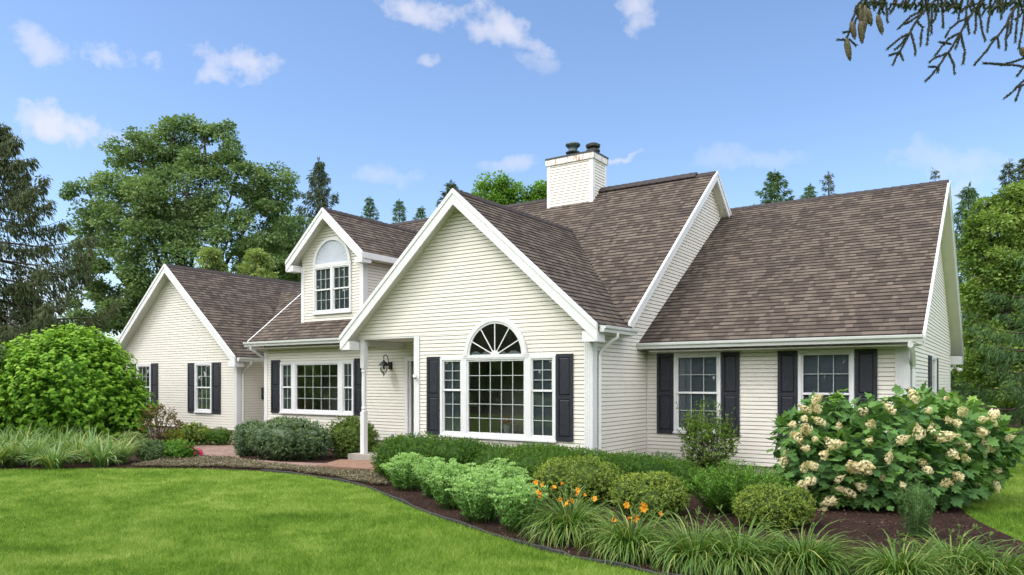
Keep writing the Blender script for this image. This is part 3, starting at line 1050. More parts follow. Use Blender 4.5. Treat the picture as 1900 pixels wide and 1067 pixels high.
corner_post(XM, YG, .04, 2.47, .14)
corner_post(XRW, YR, .03, 2.22, .18)
corner_post(XGR, YL, .2, 2.19, .11)
part('corner_post', 'trim', [(XLV - .03, YM - .032, .18, XLV + .11, YM - .018, 2.52), (XLV - .03, YM - .018, .18, XLV - .018, YM + .12, 2.52)])
part('corner_post', 'trim', [(-10.46, YG - .035, .02, -10.31, YG - .005, 2.57), (-10.46, YG - .005, .02, -10.32, YG + .14, 2.57)])
part('corner_post', 'trim', [(XM + .028, YR - .045, .05, XM + .04, YR - .017, 2.22)])
part('corner_post', 'trim', [(XRW + .017, 23.52, .2, XRW + .03, 23.64, 2.2)])


# --- gutters and downspouts
def gutter(p0, p1, out):
    """K profile along p0-p1, the top back edge on that line"""
    p0, p1, out = np.array(p0, float), np.array(p1, float), np.array(out, float)
    prof = [(0, 0), (.0, -.115), (.075, -.115), (.085, -.07), (.115, -.045), (.122, -.012), (.122, 0), (.114, 0), (.108, -.035), (.07, -.08), (.01, -.10), (.008, 0)]
    mb = MB()
    k = len(prof)
    v = []
    for P in (p0, p1):
        for o, z in prof:
            v.append(P + out * o + np.array([0, 0, z]))
    q = [(i, (i + 1) % k, k + (i + 1) % k, k + i) for i in range(k)]
    caps = [(0, 1, 2, 3), (0, 3, 4, 5)]
    mb.add(v, [q, caps, [tuple(x + k for x in c_)[::-1] for c_ in caps]])
    return mb.build('gutter', M['gutter'], house)


def downspout(pts, r=.036):
    mb = MB()
    mb.tube(pts, r, 4)
    o = mb.build('downspout', M['gutter'], house)
    return o


gutter((-17.55, 12.80, 2.70), (-12.38, 12.80, 2.70), (0, -1, 0))
gutter((XM + .02, 13.69, 2.385), (-1.24, 13.69, 2.385), (0, -1, 0))
gutter((-5.975, 11.50, 2.60), (-5.975, 12.86, 2.60), (1, 0, 0))
gutter((-18.305, 13.03, 2.315), (-18.305, 14.66, 2.315), (1, 0, 0))
downspout([(-5.91, 12.06, 2.50), (-5.91, 12.06, 2.42), (-6.0, 12.02, 2.36), (-6.17, 11.96, 2.20), (-6.21, 11.95, 2.1), (-6.21, 11.95, 1.0), (-6.21, 11.95, .16), (-6.15, 11.95, .1)])
downspout([(-17.30, 12.74, 2.60), (-17.30, 12.74, 2.52), (-17.26, 12.9, 2.42), (-17.25, 13.2, 2.24), (-17.25, 13.26, 2.15), (-17.25, 13.26, .2)])
downspout([(-18.24, 13.45, 2.22), (-18.24, 13.45, 2.14), (-18.34, 13.45, 2.08), (-18.57, 13.45, 1.92), (-18.61, 13.45, 1.85), (-18.61, 13.45, .2)])
downspout([(-1.42, 13.63, 2.29), (-1.42, 13.63, 2.2), (-1.41, 13.8, 2.12), (-1.45, 14.28, 1.92), (-1.46, 14.33, 1.84), (-1.46, 14.33, .15)], .042)


# --- windows
def cells_grid(W, mb, u0, u1, z0, z1, cols, rows, n0, n1, w=.012):
    for i in range(1, cols):
        u = u0 + (u1 - u0) * i / cols
        W.box(mb, u - w / 2, u + w / 2, z0, z1, n0, n1)
    for j in range(1, rows):
        z = z0 + (z1 - z0) * j / rows
        W.box(mb, u0, u1, z - w / 2, z + w / 2, n0 - .001, n1 - .001)


def frame_boxes(W, mb, u0, u1, z0, z1, w, n0, n1, wb=None):
    wb = wb or w
    W.box(mb, u0, u0 + w, z0, z1, n0, n1)
    W.box(mb, u1 - w, u1, z0, z1, n0, n1)
    W.box(mb, u0 + w, u1 - w, z1 - w, z1, n0, n1 - .001)
    W.box(mb, u0 + w, u1 - w, z0, z0 + wb, n0, n1 - .001)


def room(W, u0, u1, z0, z1, dep, parent):
    """dark room seen through the opening"""
    mb = MB()
    P = W.p
    v = [P(u0, z0, -.0), P(u1, z0, -.0), P(u1, z1, -.0), P(u0, z1, -.0), P(u0, z0, -dep), P(u1, z0, -dep), P(u1, z1, -dep), P(u0, z1, -dep)]
    mb.add(v, [[(4, 5, 6, 7), (0, 1, 5, 4), (3, 7, 6, 2), (0, 4, 7, 3), (1, 2, 6, 5)]])
    return mb.build('room', M['interior'], parent)


def window(W, u0, u1, z0, z1, lights, rails, depth=.35, cas=.055, sill=.07):
    """casing u0..u1 z0..z1; lights: list of (u0,u1,kind) with kind fixed (cols,rows) or hung (cols,rows_up,rows_low,split)"""
    mb = MB()
    frame_boxes(W, mb, u0, u1, z0, z1, cas, .0, .058, sill)
    W.box(mb, u0 - .015, u1 + .015, z0 - .018, z0 + .018, .0, .075)
    for (m0, m1) in rails:
        W.box(mb, m0, m1, z0 + sill, z1 - cas, .0, .056)
    wo = mb.build('window', M['trim'], house)
    for li in lights:
        a, c_, kind = li[:3]
        zb, zt = z0 + sill, z1 - cas
        sm, gm, pm = MB(), MB(), MB()
        if kind == 'fixed':
            frame_boxes(W, sm, a, c_, zb, zt, .035, -.02, .040)
            g = (a + .035, c_ - .035, zb + .035, zt - .035)
            cells_grid(W, gm, *g, li[3], li[4], .014, .026)
            pm.add([W.p(g[0], g[2], .012), W.p(g[1], g[2], .012), W.p(g[1], g[3], .012), W.p(g[0], g[3], .012)], [[(0, 1, 2, 3)]])
        else:
            cols, ru, rl, sp = li[3:7]
            zm = zb + (zt - zb) * sp
            fw = .03
            frame_boxes(W, sm, a, c_, zm - .02, zt, fw, -.02, .040)
            frame_boxes(W, sm, a, c_, zb, zm + .018, fw, -.03, .026)
            gu = (a + fw, c_ - fw, zm + .012, zt - fw)
            glow = (a + fw, c_ - fw, zb + fw, zm - .014)
            cells_grid(W, gm, *gu, cols, ru, .014, .026)
            cells_grid(W, gm, *glow, cols, rl, .004, .014)
            for g, nn_ in ((gu, .012), (glow, .002)):
                pm.add([W.p(g[0], g[2], nn_), W.p(g[1], g[2], nn_), W.p(g[1], g[3], nn_), W.p(g[0], g[3], nn_)], [[(0, 1, 2, 3)]])
            bk = MB()
            back = li[7] if len(li) > 7 else 'screen'
            bk.add([W.p(a + .01, zb + .01, -.035), W.p(c_ - .01, zb + .01, -.035), W.p(c_ - .01, zt - .01, -.035), W.p(a + .01, zt - .01, -.035)], [[(0, 1, 2, 3)]])
            bk.build('insect_screen' if back == 'screen' else 'curtain', M[back], wo)
        sm.build('sash', M['trim'], wo)
        gm.build('grille', M['grille'], wo)
        pm.build('pane', M['glass'], wo)
    room(W, u0 + .03, u1 - .03, z0 + .03, z1 - .03, depth, wo)
    return wo


def shutter(W, u0, u1, z0, z1, split=.5):
    mb = MB()
    st = .055
    n0, n1 = .018, .05
    W.box(mb, u0, u0 + st, z0, z1, n0, n1)
    W.box(mb, u1 - st, u1, z0, z1, n0, n1)
    zm = z0 + (z1 - z0) * split
    for a, c_ in ((z0, z0 + .075), (zm - .035, zm + .035), (z1 - .065, z1)):
        W.box(mb, u0 + st, u1 - st, a, c_, n0, n1 - .001)
    for a, c_ in ((z0 + .075, zm - .035), (zm + .035, z1 - .065)):
        W.box(mb, u0 + st, u1 - st, a, c_, n0, n1 - .018)
        # raised panel with bevelled edge
        i = .028
        P = W.p
        b0 = [P(u0 + st + .008, a + .008, n1 - .0175), P(u1 - st - .008, a + .008, n1 - .0175), P(u1 - st - .008, c_ - .008, n1 - .0175), P(u0 + st + .008, c_ - .008, n1 - .0175)]
        t0 = [P(u0 + st + i, a + i, n1 - .003), P(u1 - st - i, a + i, n1 - .003), P(u1 - st - i, c_ - i, n1 - .003), P(u0 + st + i, c_ - i, n1 - .003)]
        mb.add(b0 + t0, [[(0, 1, 5, 4), (1, 2, 6, 5), (2, 3, 7, 6), (3, 0, 4, 7), (4, 5, 6, 7)]])
    return mb.build('shutter', M['shutter'], house)


def half_disc(W, uc, z0, r0, r1, n0, n1, mb, seg=28, sy=1.0):
    """arched ring between radii r0 and r1"""
    th = np.linspace(0, math.pi, seg + 1)
    v = []
    for t_ in th:
        for r, nn_ in ((r0, n0), (r1, n0), (r1, n1), (r0, n1)):
            v.append(W.p(uc + r * math.cos(t_), z0 + r * math.sin(t_) * sy, nn_))
    i = np.arange(seg)[:, None] * 4
    j = np.arange(4)[None]
    mb.add(v, [np.stack([i + j, i + (j + 1) % 4, i + 4 + (j + 1) % 4, i + 4 + j], -1).reshape(-1, 4)])


def disc(W, uc, z0, r, n_, mb, seg=28, sy=1.0):
    th = np.linspace(0, math.pi, seg + 1)
    v = [W.p(uc + r * math.cos(t_), z0 + r * math.sin(t_) * sy, n_) for t_ in th]
    mb.add(v, [[tuple(range(len(v)))]])


# front picture window with arch
window(WF_G, -9.73, -6.99, .52, 2.11,
       [(-9.675, -9.19, 'hung', 2, 3, 3, .59), (-9.05, -7.66, 'fixed', 5, 5), (-7.53, -7.045, 'hung', 2, 3, 3, .59)],
       [(-9.19, -9.05), (-7.66, -7.53)], 1.5)
mb = MB()
half_disc(WF_G, -8.36, 2.13, .66, .745, .0, .075, mb)
half_disc(WF_G, -8.36, 2.13, .62, .66, .0, .060, mb)
WF_G.box(mb, -9.13, -7.59, 2.085, 2.15, .0, .066)
aw = mb.build('arched_window', M['trim'], house)
mb = MB()
for a in (27, 57, 90, 123, 153):
    c_, s_ = math.cos(R(a)), math.sin(R(a))
    q = []
    for nn_ in (.042, .056):
        for r_, o_ in ((.10, -.009), (.62, -.009), (.62, .009), (.10, .009)):
            q.append(WF_G.p(-8.36 + r_ * c_ - o_ * s_, 2.13 + r_ * s_ + o_ * c_, nn_))
    mb.hexa(q)
half_disc(WF_G, -8.36, 2.13, .0, .10, .042, .057, mb, 14)
mb.build('grille', M['trim'], aw)
mb = MB()
disc(WF_G, -8.36, 2.13, .63, .040, mb)
mb.build('pane', M['glass'], aw)
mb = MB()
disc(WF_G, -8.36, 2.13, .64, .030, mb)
mb.build('shade', M['dark_room'], aw)  # flat disc behind the arch, room darkness put into its colour
mb = MB()
k = 26
for i in range(k):      # lace edge along the arch sill
    u0 = -8.93 + i * 1.14 / k
    h_ = .045 + .025 * math.sin(i * .9) + .02 * (i in (6, 7, 8, 20, 21))
    WF_G.box(mb, u0, u0 + 1.14 / k, 2.15, 2.15 + h_, .031, .036)
mb.build('lace_valance', M['paleleaf'] if False else M['blind'], aw)
# living room picture window
window(WF_L, -16.535, -13.715, .785, 2.155,
       [(-16.48, -16.07, 'hung', 2, 2, 2, .5), (-15.91, -14.26, 'fixed', 5, 4), (-14.10, -13.77, 'hung', 2, 2, 2, .5)],
       [(-16.07, -15.91), (-14.26, -14.10)], 1.4)
for a, c_ in ((-5.651, -4.704), (-3.275, -2.34)):
    window(WF_R, a, c_, .61, 2.185, [(a + .055, c_ - .055, 'hung', 3, 2, 2, .5)], [], .3)
for a, c_ in ((-20.69, -19.84), (-23.97, -23.12)):
    window(WF_GA, a, c_, .70, 2.19, [(a + .055, c_ - .055, 'hung', 3, 2, 2, .5, 'curtain')], [], .3)
window(WS_R, 18.0, 19.0, .61, 2.185, [(18.055, 18.945, 'hung', 3, 2, 2, .5)], [], .3)
dw = window(WF_D, -15.52, -14.10, 3.42, 4.68, [(-15.465, -14.85, 'hung', 3, 2, 2, .5), (-14.77, -14.155, 'hung', 3, 2, 2, .5)], [(-14.85, -14.77)], .3)
mb = MB()
half_disc(WF_D, -14.81, 4.72, .62, .70, .0, .070, mb, 28, .98)
WF_D.box(mb, -15.53, -14.09, 4.665, 4.735, .0, .062)
aw = mb.build('arched_window', M['trim'], house)
mb = MB()
seg = 14
vv = []
for i in range(seg * 2 + 1):
    t_ = math.pi * i / (seg * 2)
    vv.append(WF_D.p(-14.81 + .625 * math.cos(t_), 4.735 + .61 * math.sin(t_),   .036 + (.006 if i % 2 else 0)))
vv.append(WF_D.p(-14.81, 4.735, .040))
mb.add(vv, [[(len(vv) - 1, i, i + 1) for i in range(seg * 2)]])
mb.build('fan_blind', M['blind'], aw)

# shutters
for (W, a, c_, z0, z1) in ((WF_G, -10.095, -9.745, .535, 2.135), (WF_G, -6.98, -6.631, .535, 2.13),
                           (WF_L, -16.926, -16.56, .775, 2.215), (WF_L, -13.695, -13.32, .775, 2.205),
                           (WF_R, -6.015, -5.665, .58, 2.19), (WF_R, -4.69, -4.345, .58, 2.19),
                           (WF_R, -3.638, -3.29, .58, 2.185), (WF_R, -2.325, -1.973, .58, 2.185),
                           (WF_GA, -21.07, -20.70, .69, 2.20), (WF_GA, -19.82, -19.42, .68, 2.20),
                           (WF_GA, -23.10, -22.73, .70, 2.22), (WF_GA, -24.36, -23.99, .70, 2.22),
                           (WS_R, 17.45, 17.98, .6, 2.16), (WS_R, 19.02, 19.55, .6, 2.16)):
    shutter(W, a, c_, z0, z1)

# entry door
mb = MB()
frame_boxes(WF_L, mb, -12.0, -10.68, .03, 2.2, .09, .0, .045)
W_ = WF_L
W_.box(mb, -11.91, -11.85, .03, 2.11, -.14, .001)
do = mb.build('door', M['trim'], house)
mb = MB()
W_.box(mb, -11.85, -11.52, .05, 2.11, -.10, -.06)
W_.box(mb, -11.46, -10.77, .05, 2.11, -.10, -.05)
W_.box(mb, -11.85, -10.77, .05, 2.11, -.16, -.12)
mb.build('door_leaf', M['door'], do)
mb = MB()
for z in (.35, .68, 1.01, 1.34, 1.67):
    W_.box(mb, -11.80, -11.55, z, z + .016, -.06, -.045)
for z in (.35, 2.0):
    W_.box(mb, -11.36, -10.87, z, z + .02, -.05, -.04)
W_.box(mb, -11.50, -11.48, .05, 2.1, -.09, -.05)
mb.build('grille', M['trim'], do)
mb = MB()
mb.sphere(W_.p(-10.86, 1.05, -.01), .032, 10, 8)
mb.tube([W_.p(-10.86, 1.05, -.05), W_.p(-10.86, 1.05, -.01)], .012, 8)
mb.build('handle', M['black'], do)

# porch post, turned
mb = MB()
px0, py0 = -12.01, YG + .05
mb.box((px0 - .058, py0 - .058, .02), (px0 + .058, py0 + .058, .95))
prof = [(.066, 0), (.066, .02), (.054, .04), (.066, .07), (.066, .09), (.052, .12), (.056, .3), (.060, .5), (.056, .7), (.052, .86), (.066, .89), (.066, .91), (.054, .94), (.066, .96), (.066, .98)]
mb.lathe([(r_ * .87, z_) for r_, z_ in prof], (px0, py0, .95), 18)
mb.box((px0 - .058, py0 - .058, 1.93), (px0 + .058, py0 + .058, 2.55))
mb.build('porch_post', M['trim'], house)
part('porch_slab', 'concrete', [(-12.3, YG - .16, G - .05, -10.3, YM, .02)])

# chimney
CX0, CX1, CY0, CY1 = -10.58, -9.20, 17.306, 18.07
ch = part('chimney', 'trim', [(CX0 - .015, CY0 - .015, 5.9, CX0 + .09, CY0 + .012, 7.52), (CX1 - .1, CY0 - .015, 5.9, CX1 + .015, CY0 + .012, 7.52),
                              (CX1 - .012, CY0 + .012, 5.9, CX1 + .015, CY0 + .10, 7.52), (CX1 - .012, CY1 - .07, 5.9, CX1 + .015, CY1, 7.52),
                              (CX0 + .02, CY0 + .03, 5.9, CX1 - .02, CY1 - .02, 7.6)])
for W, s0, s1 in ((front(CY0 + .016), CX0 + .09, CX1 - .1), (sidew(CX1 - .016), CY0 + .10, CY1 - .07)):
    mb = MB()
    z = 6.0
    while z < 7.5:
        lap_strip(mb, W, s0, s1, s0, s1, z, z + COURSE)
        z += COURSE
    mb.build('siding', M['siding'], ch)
part('band', 'band', [(CX0 - .045, CY0 - .045, 7.50, CX1 + .045, CY1 + .045, 7.655)], ch)
part('cap', 'cap', [(CX0 - .055, CY0 - .055, 7.655, CX1 + .055, CY1 + .055, 7.70)], ch)
mb = MB()
mb.lathe([(.10, 0), (.10, .10), (.19, .13), (.20, .15), (.12, .18), (.12, .24), (.13, .27), (.18, .31), (.205, .35), (.19, .385), (.0, .40)], (-9.93, 17.55, 7.68), 18)
mb.build('flue', M['steel'], ch)
mb = MB()
mb.lathe([(.155, 0), (.155, .12), (.165, .13), (.19, .15), (.19, .19), (.10, .20), (.10, .26), (.19, .27), (.20, .33), (.13, .37), (0, .38)], (-9.45, 17.80, 7.68), 18)
mb.build('flue', M['cap'], ch)
mb = MB()
mb.lathe([(.158, .0), (.158, .11)], (-9.45, 17.80, 7.682), 18)
mb.build('flue_collar', M['trim'], ch)

# small fixtures on the house
lan = thing('wall_lantern', 'black curved arm lantern with glass globe beside the front door', 'lantern', (-12.5, YM - .02, 2.0))
mb = MB()
WF_L.box(mb, -12.52, -12.42, 1.92, 2.10, .018, .06)
P3 = [WF_L.p(-12.47, 2.0, .06), WF_L.p(-12.47, 2.02, .10), WF_L.p(-12.47, 2.12, .11), WF_L.p(-12.47, 2.22, .13), WF_L.p(-12.47, 2.26, .19), WF_L.p(-12.47, 2.25, .25), WF_L.p(-12.47, 2.2, .27), WF_L.p(-12.47, 2.12, .26)]
mb.tube(P3, .011, 8)
mb.build('arm', M['black'], lan)
lc = WF_L.p(-12.47, 2.12, .26)
mb = MB()
mb.lathe([(0, .03), (.02, .02), (.03, -.01), (.06, -.03), (.10, -.07), (.125, -.10), (.13, -.12), (.06, -.115), (0, -.11)], lc, 16)
mb.build('lamp_shade', M['black'], lan)
mb = MB()
mb.lathe([(.08, -.11), (.088, -.16), (.08, -.23), (.05, -.28), (.02, -.30)], lc, 14)
mb.build('globe', M['glass'], lan, True)
mb = MB()
for i in range(6):
    a = i * math.pi / 3
    mb.tube([lc + np.array([r_ * math.cos(a), r_ * math.sin(a), z]) for r_, z in ((.085, -.11), (.093, -.16), (.085, -.23), (.05, -.285), (.01, -.31))], .004, 4)
mb.lathe([(.015, -.30), (.02, -.32), (.008, -.34), (.016, -.36), (0, -.38)], lc, 8)
mb.lathe([(0, -.1), (.02, -.11), (.02, -.19), (0, -.2)], lc, 8)
mb.build('cage', M['black'], lan)
sc_ = thing('security_camera', 'small white camera fixed to the white porch corner post', 'camera', (-10.39, YG - .06, 1.70))
mb = MB()
mb.tube([(-10.39, YG - .03, 1.76), (-10.40, YG - .09, 1.75)], .012, 8)
mb.build('bracket', M['white_plastic'], sc_)
mb = MB()
mb.tube([(-10.43, YG - .07, 1.755), (-10.37, YG - .10, 1.715), (-10.35, YG - .115, 1.70)], [.025, .032, .028], 10)
mb.build('body', M['white_plastic'], sc_, True)
mb = MB()
mb.tube([(-10.349, YG - .116, 1.699), (-10.343, YG - .121, 1.694)], .018, 10)
mb.build('lens', M['black'], sc_)
ou = thing('outlet_cover', 'small white outdoor outlet box low on the porch wall', 'outlet', (-12.40, YM - .02, .32))
mb = MB()
frame_boxes(WF_L, mb, -12.48, -12.32, .25, .40, .035, .014, .04)
mb.build('box', M['white_plastic'], ou)
mb = MB()
WF_L.box(mb, -12.445, -12.355, .285, .365, .014, .024)
mb.build('socket', M['concrete'], ou)
fl = thing('flood_light', 'small white twin flood light at the rear eave corner', 'flood light', (-1.42, 23.9, 2.0))
mb = MB()
mb.tube([(-1.42, 23.9, 2.10), (-1.42, 23.9, 2.03)], .05, 10)
mb.build('base', M['white_plastic'], fl)
for dx in (-.07, .09):
    mb = MB()
    mb.tube([(-1.42, 23.9, 2.03), (-1.42 + dx, 23.85, 1.98), (-1.42 + dx * 1.8, 23.78, 1.93)], [.02, .04, .065], 10)
    mb.build('lamp', M['white_plastic'], fl, True)
# dark wall light on the garage side wall
mbx = thing('mailbox', 'dark wall mailbox in the recess between garage and living room', 'mailbox', (-18.6, 14.2, 1.2))
mb = MB()
WS_GA.box(mb, 14.12, 14.30, 1.10, 1.42, .016, .10)
mb.build('box', M['black'], mbx)
mb = MB()
WS_GA.box(mb, 14.11, 14.31, 1.42, 1.45, .012, .12)
mb.build('lid', M['black'], mbx)
st_ = thing('porch_step', 'low brick paver step in front of the porch slab', 'step', (-11.2, 11.1, G))
mb = MB()
q = [gp(589, 874, G), gp(694, 882, G), gp(715, 866, G), gp(632, 862, G)]
q2 = [x.copy() for x in q]
for x in q2:
    x[2] = G + .115
mb.hexa([q[0], q[1], q[2], q[3], *q2])
mb.build('step', M['step'], st_)
# plant pot on the sill inside the front window
pot = thing('flower_pot', 'white flower pot with red blooms behind the front picture window', 'flower pot', WF_G.p(-8.22, .62, -.18))
mb = MB()
pc = WF_G.p(-8.22, .60, -.18)
mb.lathe([(0, 0), (.055, 0), (.075, .15), (.085, .16), (.085, .18), (.07, .18), (0, .17)], pc, 14)
mb.build('pot', M['white_plastic'], pot)
mb = MB()
n = 60
dd = rand_unit(n)
dd[:, 2] = abs(dd[:, 2])
fr_ = frames(dd, rand_unit(n))
fr_[:, :, 0] *= .03
fr_[:, :, 1] *= .05
mb.inst(*RHOMB, pc + np.array([0, 0, .2]) + dd * rng.uniform(.02, .14, n)[:, None], fr_, rng.random(n))
mb.build('blooms', M['pink'], pot)


# ------------------------------------------------------------------ plants
def lobe_points(lobes, n, shell=(.82, 1.04), zmin=G + .01):
    """points near the outer surface of a union of ellipsoids, with outward directions"""
    L = np.asarray(lobes, float)
    ar = (L[:, 3] * L[:, 4] + L[:, 4] * L[:, 5] + L[:, 3] * L[:, 5])
    k = rng.choice(len(L), size=int(n * 1.8), p=ar / ar.sum())
    d = rand_unit(len(k))
    s = rng.uniform(*shell, len(k)) + rng.normal(0, .02, len(k))
    p = L[k, :3] + d * L[k, 3:6] * s[:, None]
    nr = unit(d / L[k, 3:6])
    q = ((p[:, None] - L[None, :, :3]) / L[None, :, 3:6])
    r = np.sqrt((q ** 2).sum(-1))
    r[np.arange(len(k)), k] = 9
    ok = (r.min(1) > .80) & (p[:, 2] > zmin)
    p, nr, k = p[ok][:n], nr[ok][:n], k[ok][:n]
    return p, nr, k


def clumpy(p, scale):
    """smooth random value per place: leaf age and tint vary by spray"""
    a = np.sin(p[:, 0] * scale * 1.7 + 1.3 * np.sin(p[:, 1] * scale * 1.1)) + np.sin(p[:, 1] * scale * 1.9 + p[:, 2] * scale) + np.sin(p[:, 2] * scale * 2.3 + p[:, 0] * scale * .7)
    return .5 + a / 6


def bush(name, label, cat, base, lobes, n, leaf, size, mat, tpl=RHOMB, up=.35, group=None, shell=(.82, 1.04), lift=.5, core=True, wide=.5, loose=.5,
         stems=7, stem_r=.012, fl=None, clus=7, core_s=.68):
    """lobes relative to base. fl: (material, count, size) blooms"""
    t = thing(name, label, cat, base, group)
    L = np.array(lobes, float)
    L[:, :3] += np.asarray(base)
    p, nr, k = lobe_points(L, max(20, n // clus), shell)
    m0 = len(p)
    rep_ = np.repeat(np.arange(m0), clus)
    tipd = unit(nr * .8 + np.array([0, 0, up]) + rand_unit(m0) * .45)
    cl_tint = rng.random(m0)[rep_]
    p, nr = p[rep_], tipd[rep_]
    m_ = len(p)
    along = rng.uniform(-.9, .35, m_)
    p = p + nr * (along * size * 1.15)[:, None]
    ax = nr * (lift * .5 + .5 * rng.random(m_))[:, None] + rand_unit(m_) * (loose + .45)
    nn_ = nr + rand_unit(m_) * .6 + np.array([0, 0, .4])
    fr_ = frames(ax, nn_)
    sz = rng.uniform(.65, 1.2, m_) * size
    fr_[:, :, 0] *= (sz * wide)[:, None]
    fr_[:, :, 1] *= sz[:, None]
    fr_[:, :, 2] *= sz[:, None]
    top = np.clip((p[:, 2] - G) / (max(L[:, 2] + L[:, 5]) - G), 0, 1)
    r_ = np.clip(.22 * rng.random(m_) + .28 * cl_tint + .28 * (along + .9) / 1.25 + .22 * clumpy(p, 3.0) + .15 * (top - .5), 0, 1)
    mb = MB()
    mb.inst(*tpl, p, fr_, r_)
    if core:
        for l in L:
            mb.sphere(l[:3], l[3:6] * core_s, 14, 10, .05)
    mb.build('foliage', M[mat], t)
    mb = MB()
    b0 = np.asarray(base, float)
    for i in range(stems):
        l = L[i % len(L)]
        e_ = l[:3] + rand_unit(1)[0] * l[3:6] * .6
        a_ = b0 + np.array([random.uniform(-.12, .12), random.uniform(-.12, .12), -.02])
        mb.tube([a_, (a_ * .5 + e_ * .5) + np.array([0, 0, .05]), e_], [stem_r * 1.4, stem_r, stem_r * .5], 5)
    mb.build('stem', M['twig'], t)
    if fl:
        for fi in range(1):
            q, qn, _ = lobe_points(L, fl[1], (1.0, 1.06))
            for c_, nrm in zip(q, qn):
                mb = MB()
                kk = 12
                dd = unit(nrm + rand_unit(kk) * .8)
                fr2 = frames(dd, rand_unit(kk))
                fr2[:, :, 0] *= fl[2] * .7
                fr2[:, :, 1] *= fl[2]
                mb.inst(*RHOMB, np.repeat(c_[None], kk, 0), fr2, rng.random(kk))
                mb.build('flower', M[fl[0]], t)
    return t


def px_bush(px, ybase, ytop, wpx, depth_ratio=1.0):
    """base point, half width, half depth, height from survey"""
    df = (HC - G) * F / (ybase - HY)
    r = wpx / 2 / F * df
    d = df + r * depth_ratio * .8
    r = wpx / 2 / F * d
    b0 = pd(px, 0, d)
    b0[2] = G
    h = HC - (ytop - HY) / F * d - G
    return b0, r, h


def dome(r, h, rd=None, lumps=5, jit=.22):
    """a rounded dome made of a main ellipsoid and some lumps"""
    rd = rd or r
    out = [(0, 0, h * .45, r * .90, rd * .90, h * .53)]
    for i in range(lumps * 2):
        a, e_ = random.uniform(0, 6.28), random.uniform(.1, 1.4)
        out.append((math.cos(a) * math.cos(e_) * r * .74, math.sin(a) * math.cos(e_) * rd * .74, h * (.45 + .40 * math.sin(e_)), r * .25, rd * .25, h * .17))
    for i in range(lumps):
        a = i / lumps * 2 * math.pi + random.uniform(-.3, .3)
        q = random.uniform(.45, .6)
        out.append((math.cos(a) * r * q, math.sin(a) * rd * q, h * random.uniform(.36, .58), r * random.uniform(.38, .5), rd * random.uniform(.38, .5), h * random.uniform(.36, .43)))
    return out


# --- big round shrub on the left
b0 = pd(122, 0, 20.3)
b0[2] = G
lob = [(0, 0, 1.55, 1.9, 1.7, 1.60), (-.9, -.3, 1.2, 1.2, 1.2, 1.15), (.9, .4, 1.2, 1.15, 1.2, 1.15), (0, -.6, 1.1, 1.2, 1.0, 1.0), (.3, .2, 2.35, 1.1, 1.0, .86),
       (-.5, 0, 2.2, 1.0, 1.0, .85), (1.25, .85, .95, .85, .8, .85), (-1.3, -.8, .9, .9, .8, .85), (.4, -.9, 1.9, .8, .7, .7), (-.6, -1.0, 1.6, .7, .7, .7)]
sh_t = thing('round_shrub', 'large round bright green shrub with pointed leaves before the garage wing', 'shrub', b0)
L = np.array(lob)
L[:, :3] += b0
p, nr, k = lobe_points(L, 2700, (.84, 1.09), G + .25)
mb = MB()
for q, qn in zip(p, nr):       # each shoot carries a rosette of leaves
    dirn = unit(qn * .8 + np.array([0, 0, .75]) + rand_unit(1)[0] * .35)
    kk = 13
    aa = rng.uniform(0, 2 * math.pi, kk)
    e1 = unit(np.cross(dirn, [.3, .2, .9]))
    e2 = np.cross(dirn, e1)
    out = np.cos(aa)[:, None] * e1 + np.sin(aa)[:, None] * e2
    h_ = rng.uniform(-.18, .12, kk)
    ax = out + dirn * rng.uniform(-.1, .55, kk)[:, None] - np.array([0, 0, .25])
    fr_ = frames(ax, dirn + rand_unit(kk) * .3)
    sz = rng.uniform(.075, .135, kk)
    fr_ *= sz[:, None, None]
    fr_[:, :, 0] *= 1.0
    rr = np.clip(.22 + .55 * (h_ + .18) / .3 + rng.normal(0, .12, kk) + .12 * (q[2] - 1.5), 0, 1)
    mb.inst(*LEAF, q + dirn * h_[:, None], fr_, rr)
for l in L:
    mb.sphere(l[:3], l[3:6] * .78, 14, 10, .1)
mb.build('foliage', M['lilac'], sh_t)
mb = MB()
for i in range(9):
    a = i * .7
    mb.tube([b0 + np.array([.25 * math.cos(a), .25 * math.sin(a), -.05]), b0 + np.array([.6 * math.cos(a), .6 * math.sin(a), .8]), b0 + np.array([1.1 * math.cos(a), 1.0 * math.sin(a), 1.9])], [.05, .035, .015], 6)
mb.build('stem', M['bark'], sh_t)


